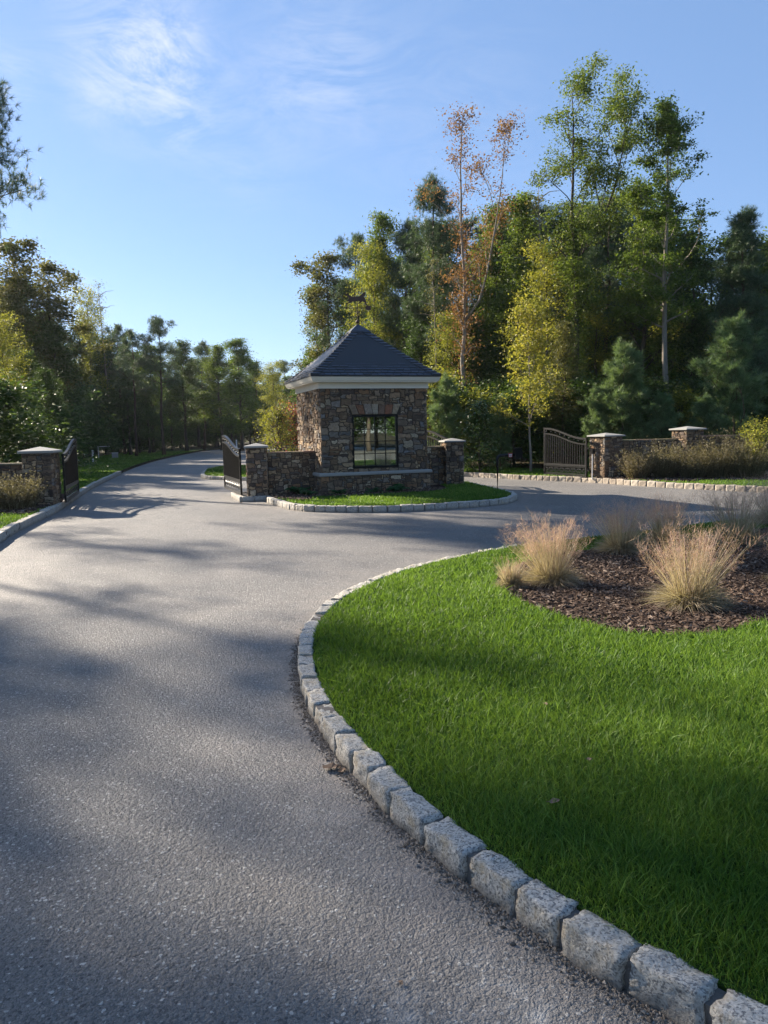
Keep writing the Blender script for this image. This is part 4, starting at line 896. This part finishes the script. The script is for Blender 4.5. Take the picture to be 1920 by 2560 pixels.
# --- right-hand wood, front: singled-out trees
put('oakR', 1441, 30, 225, 'tall tree with a straight pale bare trunk right of the right gate', rz=1.0)
put('vineC', 1236, 30, 172, 'tall vine-clad tree with two high tops behind the right gate', rz=0.)
put('mapleO', 1005, 31, 218, 'slender maple with sparse orange and pink leaves beside the gatehouse roof', rz=0.)
put('pineA', 950, 37, 372, 'tall dark pine between the gatehouse roof and the orange maple')
put('pineD', 1606, 29, 445, 'dense dark conifer at the right picture edge')
put('yelY', 1147, 25.6, 655, 'young yellow-green tree on a thin stem between the glossy shrub and the right gate')
put('holly', 1035, 25.8, 885, 'glossy evergreen shrub right of the gatehouse pillar', 'shrub')
put('pineY', 968, 26.5, 830, 'young pine behind the pillar right of the gatehouse')
put('pineY', 1082, 26.9, 868, 'young pine between the glossy shrub and the young yellow tree')
put('pineY', 1345, 25.2, 762, 'big fluffy young pine right behind the sunlit gate pillar', wide=1.15)
put('pineY', 1425, 24.6, 862, 'lower young pine between the pale trunk and the wall pillar', wide=1.2)
put('pineY', 1285, 25.6, 850, 'young pine directly above the right gate')
put('pineY', 1592, 25.2, 712, 'tall young pine near the right picture edge', wide=1.1)
put('pineY', 1518, 24.4, 868, 'small young pine left of the bright yellow shrub', wide=1.3)
put('bushB', 1636, 20.6, 932, 'bright yellow-green shrub before the right wall', 'shrub')
put('bushS', 601, 25.6, 905, 'light green airy shrub behind the low wall left of the gatehouse', 'shrub', rz=1.)
put('bushR', 634, 26.6, 905, 'reddish shrub just left of the gatehouse wall', 'shrub')
put('snag', 1166, 34, 378, 'thin bare dead tree between the orange maple and the vine-clad tree')
put('snag', 945, 33, 555, 'thin leaning bare trunk right of the gatehouse roof')
put('leafA', 1128, 36, 415, 'green leafy tree between the orange maple and the dead tree')
put('leafC', 1190, 31.5, 545, 'yellow-green tree just left of the vine-clad tree')
put('pineB', 1312, 37, 420, 'dark pine between the vine-clad tree and the pale bare trunk')
put('leafA', 1385, 34, 395, 'green tree behind the left side of the pale bare trunk')
put('leafB', 1490, 34, 520, 'green tree right of the pale bare trunk')
put('leafA', 832, 42, 455, 'ivy-covered slim tree with a pointed top left of the tall dark pine', wide=.75)
put('pineB', 783, 46, 505, 'pine behind the weathervane')
put('leafC', 822, 41, 545, 'yellowish tree right of the weathervane', wide=.8)
put('leafD', 728, 47, 570, 'pale bronze leafy tree left of the weathervane', wide=1.1)
put('leafA', 690, 49, 612, 'outermost green tree of the right wood left of the gatehouse roof', wide=.8)
put('pineA', 880, 41, 470, 'pine behind the right slope of the gatehouse roof')
put('leafB', 910, 38, 640, 'dark leafy tree above the right eave of the gatehouse', wide=1.1)
put('leafC', 975, 33, 690, 'yellow-green tree low between gatehouse and maple', wide=.9)
put('leafA', 1075, 40, 440, 'tall green tree right behind the orange maple')
put('leafD', 1215, 28.3, 715, 'olive understory tree at the foot of the vine-clad tree')
put('leafC', 1560, 33, 700, 'yellow-brown understory tree before the dark conifer')
# back rows
GB = 'trees in the back row of the right wood'
for k, (dx, ds, tp, ky) in enumerate([(760, 54, 600, 'leafB'), (850, 50, 560, 'pineB'), (905, 50, 520, 'leafB'), (960, 46, 480, 'leafB'), (1010, 45, 470, 'pineB'), (1060, 46, 500, 'leafB'), (1110, 44, 470, 'leafB'), (1160, 43, 440, 'pineB'), (1210, 42, 470, 'leafB'), (1265, 42, 440, 'leafB'), (1320, 42, 480, 'leafB'), (1370, 41, 450, 'pineA'), (1430, 42, 460, 'leafB'), (1480, 41, 500, 'leafB'), (1530, 40, 560, 'pineB'), (1580, 40, 500, 'leafB'), (1640, 38, 520, 'leafB'), (1690, 36, 480, 'leafA'), (1750, 34, 470, 'leafB'), (990, 38, 680, 'leafB'), (1290, 36, 640, 'leafC'), (1450, 36, 680, 'leafC'), (1620, 33, 640, 'leafB'), (1100, 37, 620, 'leafB'), (1700, 31, 640, 'leafB')]):
    put(ky if k % 3 or ky != 'leafB' else 'leafA', dx, ds, tp, 'green tree in the shaded back row of the wood on the right', 'tree', GB, wide=1.25)
GU = 'undergrowth shrubs at the foot of the right wood'
for k, (dx, ds, tp) in enumerate([(700, 58, 700), (760, 60, 680), (830, 56, 640), (900, 54, 620), (970, 52, 600), (1040, 50, 600), (1110, 49, 590), (1180, 48, 580), (1250, 47, 590), (1320, 47, 590), (1390, 46, 590), (1460, 46, 600), (1530, 45, 600), (1600, 44, 620), (1670, 42, 620), (1750, 40, 600), (940, 44, 720), (1020, 41, 700), (1100, 40, 720), (1180, 39, 700), (1260, 38.5, 720), (1340, 38.5, 700), (1420, 38, 720), (1500, 38, 720), (1580, 36.5, 700)]):
    put(('thick', 'thickY')[k % 2], dx, ds, tp+75, 'green tree in the shaded back row of the wood on the right', 'tree', GB, wide=1.2)
for k in range(22):
    put('bushG' if k % 3 else 'bushY', 930+k*36, 28.5+(k*7 % 5)*.9, 830+(k*13 % 40), 'leafy undergrowth shrub at the foot of the wood on the right', 'shrub', GU, wide=1.3)

# --- left-hand wood
put('leafD', 118, 41, 590, 'smaller bronze-green oak right of the big one at the left edge', wide=1.2, rz=4.)
put('leafA', 60, 43, 600, 'green tree behind the big bronze oak', wide=1.2)
put('leafD', 45, 40, 552, 'big bronze-green oak at the left picture edge', wide=1.15, rz=2.)
put('leafC', 12, 30, 695, 'yellow-green tree at the left picture edge above the wall', wide=.95)
put('leafB', 128, 40, 700, 'dark round green tree left of the road beyond the pillar', wide=1.5)
put('leafC', 205, 62, 640, 'slender yellow-green tree left of the bare branches', wide=.7)
put('snag', 232, 63, 608, 'bare branching dead tree top left of the far pines')
put('pineB', 268, 64, 700, 'dark pine right of the bare branches')
put('pineB', 292, 56, 712, 'narrow dark pine left of the tallest far pine')
put('pineB', 352, 58, 683, 'tallest slim pine at the far side of the road')
put('leafA', 108, 44, 668, 'pale green tree behind the bronze oak', wide=1.2)
put('leafA', 330, 66, 742, 'green tree left of the tallest slim pine', wide=1.3)
put('leafB', 402, 72, 738, 'rounded green tree right of the tallest slim pine', wide=1.3)
put('pineA', 440, 76, 736, 'pointed pine in the far treeline', wide=1.3)
put('leafA', 478, 74, 744, 'green tree left of the brightest far tree', wide=1.4)
put('leafA', 522, 68, 730, 'brightest full leafy tree in the far treeline', wide=1.4)
put('leafC', 590, 76, 790, 'small yellow-green tree near the gatehouse in the far treeline', wide=1.2)
put('pineB', 618, 80, 778, 'small pine touching the gatehouse eave')
put('leafB', 555, 84, 782, 'dark tree right of the brightest far tree', wide=1.4)
put('leafB', 232, 64, 745, 'dark tree below the bare branches', wide=1.4)
put('leafA', 120, 34, 815, 'low green understory tree above the leftmost gate', wide=1.1)
GL = 'trees in the back row of the left wood'
for k, (dx, ds, tp, ky) in enumerate([(20, 50, 620, 'leafB'), (90, 56, 690, 'leafB'), (140, 60, 700, 'pineA'), (190, 64, 700, 'leafB'), (240, 66, 730, 'leafB'), (300, 74, 760, 'leafB'), (350, 82, 770, 'leafB'), (390, 90, 780, 'leafB'), (430, 92, 775, 'leafB'), (470, 96, 780, 'leafB'), (510, 98, 780, 'leafB'), (550, 100, 800, 'leafB'), (590, 102, 810, 'leafB'), (630, 104, 815, 'leafB'), (670, 100, 800, 'leafB'), (720, 90, 790, 'leafB'), (-40, 44, 560, 'leafB'), (60, 34, 760, 'leafB'), (280, 60, 800, 'leafB'), (320, 64, 830, 'leafB'), (370, 78, 830, 'leafB'), (500, 84, 830, 'leafB'), (660, 70, 800, 'leafA'), (105, 30, 800, 'leafB')]):
    put(ky, dx, ds, tp, 'green tree in the shaded back row of the wood on the left', 'tree', GL, wide=1.5)
for k, (dx, ds, tp) in enumerate([(-30, 50, 760), (40, 54, 770), (100, 60, 780), (150, 64, 790), (200, 70, 800), (250, 74, 810), (300, 82, 820), (340, 90, 825), (380, 98, 830), (420, 104, 830), (460, 108, 835), (500, 112, 835), (540, 114, 840), (580, 116, 840), (620, 118, 840), (660, 118, 835), (700, 116, 830), (740, 110, 820), (125, 50, 830), (205, 66, 850), (275, 72, 860), (335, 84, 868), (400, 95, 870)]):
    put('thick' if k % 3 else 'thickY', dx, ds, tp, 'green tree in the shaded back row of the wood on the left', 'tree', GL, wide=1.5)
GV = 'undergrowth shrubs along the left wood edge'
for k, (dx, ds) in enumerate([(-20, 22), (40, 26), (95, 31), (135, 46), (165, 56), (200, 62), (180, 60), (225, 64), (255, 66), (280, 68), (300, 66), (325, 72), (350, 82), (375, 88), (400, 92), (430, 96), (465, 97), (500, 99), (540, 100), (580, 101), (620, 98)]):
    put('bushG', dx, ds, (890+(k*17 % 30) if k > 6 else 850+(k*47 % 70)), 'leafy undergrowth shrub along the edge of the left wood', 'shrub', GV, wide=1.6)
# --- trees left of the frame: their crowns shade the road
put('pineN', 0, 27.5, 15.4, 'near pine whose needled branches reach in at the top left corner', x=-16.0, wide=.82, rz=.5)
GS = 'trees just outside the left picture edge'
for k, (x_, y_, h_, ky, wd) in enumerate([(-21.5, 18.2, 16, 'pineB', 1.1), (-25, 21.5, 16.5, 'pineS', 1.2), (-20.5, 13, 15, 'pineS', 1.2), (-14.5, 10, 10.5, 'snag', 1.6), (-18.2, 18.8, 12, 'snag', 1.6), (-16, 8.5, 13, 'pineS', 1), (-12.5, 7.5, 8, 'leafD', 1), (-29, 23, 17, 'pineA', 1.), (-25.5, 15.5, 16, 'pineS', 1.1), (-27, 31, 12, 'pineS', 1), (-31, 37, 12, 'leafA', 1.1), (-13.5, 5, 9, 'leafD', .9), (-22.5, 25.5, 12.5, 'snag', 2.0)]):
    put(ky, 0, y_, h_, 'tree standing just outside the left picture edge', 'tree', GS, x=x_, wide=wd)
# --- behind the camera, mirrored in the window
GZ = 'trees behind the viewpoint mirrored in the window'
for k, (x_, y_, h_, ky) in enumerate([(-14, -16, 11, 'leafA'), (-7, -22, 12, 'leafB'), (0, -24, 12, 'leafA'), (6, -22, 12, 'leafC'), (12, -20, 12, 'leafB'), (17, -17, 12, 'leafA'), (23, -13, 12, 'leafB'), (29, -20, 12, 'leafA'), (27, -8, 12, 'leafB'), (34, -12, 12, 'leafA'), (21, -22, 12, 'pineA'), (12, -24, 8, 'thick'), (16, -22, 9, 'thick'), (20, -19, 8, 'thick'), (24, -17, 9, 'thick'), (28, -15, 8, 'thick'), (32, -12, 9, 'thick'), (36, -9, 8, 'thick'), (40, -5, 9, 'thick'), (26, -24, 9, 'thick'), (34, -20, 9, 'thick'), (18.5, -11.5, 8, 'snag')]):
    put(ky, 0, y_, h_, 'tree behind the viewpoint mirrored in the gatehouse window', 'tree', GZ, x=x_, wide=1.2)

# ------------------------------------------------------------------ small things on the left verge and on the road
def g(px, py, z=.1): d = ray(px, py); q = (z-CH)/d[2]; return d[0]*q, d[1]*q
x, y = g(233, 1157); root = empty('utility_marker', (x, y, .1), 0, 'white upright utility marker post on the left verge', 'marker post'); m_ = MB(); m_.box(-.045, .045, -.02, .02, -.1, .74); m_.build('post', M['white'], root); m_ = MB(); m_.box(-.025, .025, -.0225, -.0205, .3, .42); m_.build('sticker', M['grey'], root)
x, y = g(247, 1146); root = empty('sign_frame', (x, y, .1), .1, 'white angled sign frame standing on the left verge', 'sign frame'); m_ = MB(); m_.box(-.025, .025, -.025, .025, -.1, .85); m_.build('upright', M['white'], root); m_ = MB(); m_.box(.025, .78, -.025, .025, .8, .85); m_.build('arm', M['white'], root)
x, y = g(288, 1146); root = empty('utility_box', (x, y, .1), .3, 'small grey utility box on the left verge', 'utility box'); m_ = MB(); m_.box(-.2, .2, -.15, .15, -.1, .36); m_.build('cabinet', M['grey'], root); m_ = MB(); m_.box(-.22, .22, -.17, .17, .36, .40); m_.build('lid', M['white'], root)
x, y = g(592, 1128); root = empty('utility_marker', (x, y, .1), 0, 'tiny white marker post far down the road behind the left pillar', 'marker post'); m_ = MB(); m_.box(-.05, .05, -.05, .05, -.1, 1.0); m_.build('post', M['white'], root)
M['dryleaf'] = paint('dry_leaf', (.2, .125, .075), .7, 60, .5)
def dry_leaf(x, y, s_, rz, seed, label, z=.006):
    rng = rs(seed); n = 15; a_ = np.linspace(0, 2*pi, n, endpoint=False); r = s_*(.55+.35*np.abs(np.cos(a_*2.5)))
    V = np.vstack([np.stack([r*np.cos(a_), r*.7*np.sin(a_), .25*r*np.abs(np.sin(a_))+rng.rand(n)*s_*.22], 1), [[0, 0, .003]]]); k = np.arange(n)
    m_ = MB(); m_.add(V, None, np.stack([k, (k+1) % n, np.full(n, n)], 1)); m_.tube([(-s_*.5, 0, .01), (-s_*1.1, .01, .008)], .0012, 4)
    o = m_.build('dry_leaf', M['dryleaf']); o.location = (x, y, z); o.rotation_euler = (0, 0, rz); return tag(o, label, 'dry leaf', 'dry fallen leaves')
x, y = g(828, 1924, 0); dry_leaf(x, y, .055, .2, 1, 'curled brown leaf at the foot of the near kerb')
x, y = g(855, 1930, 0); dry_leaf(x, y, .03, 1.2, 2, 'smaller brown leaf touching the kerb beside the curled leaf')
x, y = g(1002, 2462, 0); dry_leaf(x, y, .012, 1.9, 3, 'tiny dark leaf on the asphalt at the bottom of the picture')
x, y = g(602, 1258, 0); dry_leaf(x, y, .05, 0, 4, 'leaf on the road before the left gatehouse pillar')
x, y = g(588, 1263, 0); dry_leaf(x, y, .035, 2, 5, 'small leaf left of the one before the left gatehouse pillar')
x, y = g(1395, 1197, 0); dry_leaf(x, y, .09, 2, 6, 'brown leaf at the right kerb before the right gate')
x, y = g(1362, 1758, ZF+.05); dry_leaf(x, y, .022, 2, 7, 'small tan leaf lying in the middle of the near lawn', ZF+.045)
x, y = g(1386, 2000, ZF+.05); dry_leaf(x, y, .03, .5, 8, 'tan leaf lying in the lawn near the kerb', ZF+.04)
x, y = g(1474, 1893, ZF+.05); dry_leaf(x, y, .02, .9, 9, 'tan leaf in the shaded right part of the near lawn', ZF+.04)
x, y = g(1230, 2142, .105); dry_leaf(x, y, .02, .9, 10, 'orange leaf lodged behind a near kerb stone', .107)

# ------------------------------------------------------------------ light, sky, camera
AZ = R(-52); EL = R(25)
sd = np.array([sin(AZ)*cos(EL), cos(AZ)*cos(EL), sin(EL)])
L = bpy.data.lights.new('sun', 'SUN'); L.energy = 5.0; L.angle = R(.75); L.color = (1, .88, .72); lo = bpy.data.objects.new('sun', L); C.objects.link(lo)
from mathutils import Vector, Matrix
lo.rotation_euler = Vector(-sd).to_track_quat('-Z', 'Y').to_euler(); lo.location = (-20, 20, 30)
w = bpy.data.worlds.new('World'); bpy.context.scene.world = w; w.use_nodes = True; nt = w.node_tree; nt.nodes.clear()
class WN_(NT):
    def __init__(s): s.t = nt; s.out = nt.nodes.new('ShaderNodeOutputWorld')
t = WN_(); sk = t.n('TexSky'); sk.sky_type = 'NISHITA'; sk.sun_disc = False; sk.sun_elevation = EL; sk.sun_rotation = AZ; sk.air_density = 1.0; sk.dust_density = .2; sk.ozone_density = 3.5
tc = t.n('TexCoord'); gv = tc.outputs['Generated']
mp = t.n('Mapping'); t.l(gv, mp.inputs[0]); mp.inputs['Scale'].default_value = (1.4, 1.3, 4.2); mp.inputs['Rotation'].default_value = (0, .35, .5)
n1 = t.noise(4.2, 12, .72, mp.outputs[0], 1.6); n2 = t.noise(11, 6, .6, mp.outputs[0], .5)
tot = None
for (px, py, rad, amp) in [(340, 115, .062, .8), (275, 200, .05, .6), (430, 125, .04, .75), (10, 180, .03, .6), (760, 150, .07, .35), (850, 190, .06, .4), (450, 300, .035, .65), (1130, 290, .10, .22), (620, 350, .07, .3), (180, 765, .035, .5)]:
    d = unit(np.array(ray(px, py))); vm = t.n('VectorMath', operation='DISTANCE'); t.l(gv, vm.inputs[0]); vm.inputs[1].default_value = tuple(d)
    f = t.math('MULTIPLY', t.math('EXPONENT', t.math('MULTIPLY', t.math('POWER', t.math('DIVIDE', vm.outputs['Value'], rad), 2.), -1.)), amp); tot = f if tot is None else t.math('ADD', tot, f)
cf = t.math('MULTIPLY', tot, t.ramp(t.math('ADD', t.math('MULTIPLY', n1, .75), t.math('MULTIPLY', n2, .25)), [(.42, (0, 0, 0)), (.66, (1, 1, 1))]))
cf = t.math('MINIMUM', t.math('MULTIPLY', cf, .62), .8)
skc = t.mix(.5, t.mix(1., sk.outputs[0], (1.0, .95, 1.0), 'MULTIPLY'), (1.22, 2.1, 3.65))
colr = t.mix(cf, skc, (4.6, 4.8, 5.2))
bg = t.n('Background'); bg.inputs['Strength'].default_value = .069; t.l(colr, bg.inputs[0]); t.l(bg.outputs[0], t.out.inputs[0])

hz = MB(); hz.box(-140, 140, -60, 150, -1.05, 26); t = NT('haze'); v = t.n('VolumePrincipled'); v.inputs['Density'].default_value = .00018; v.inputs['Color'].default_value = (.9, .94, 1, 1); v.inputs['Anisotropy'].default_value = .45; t.l(v.outputs[0], t.out.inputs['Volume'])
hz.build('haze', t.m)['kind'] = 'stuff'
cam = bpy.data.cameras.new('camera'); co_ = bpy.data.objects.new('camera', cam); C.objects.link(co_)
cam.sensor_fit = 'VERTICAL'; cam.sensor_height = 36; cam.lens = 36*F/2560; cam.clip_end = 2000; cam.clip_start = .05
mt = Matrix(((cr, sr, 0), (-sr*st, cr*st, -ct), (-sr*ct, cr*ct, st))).to_4x4(); mt.translation = (0, 0, CH)
co_.matrix_world = mt
S = bpy.context.scene; S.camera = co_; S.view_settings.view_transform = 'Standard'; S.view_settings.look = 'None'; S.view_settings.exposure = 1.68; S.view_settings.gamma = 1
S.cycles.max_bounces = 6; S.cycles.diffuse_bounces = 3; S.cycles.transmission_bounces = 4; S.cycles.transparent_max_bounces = 8; S.cycles.use_denoising = True
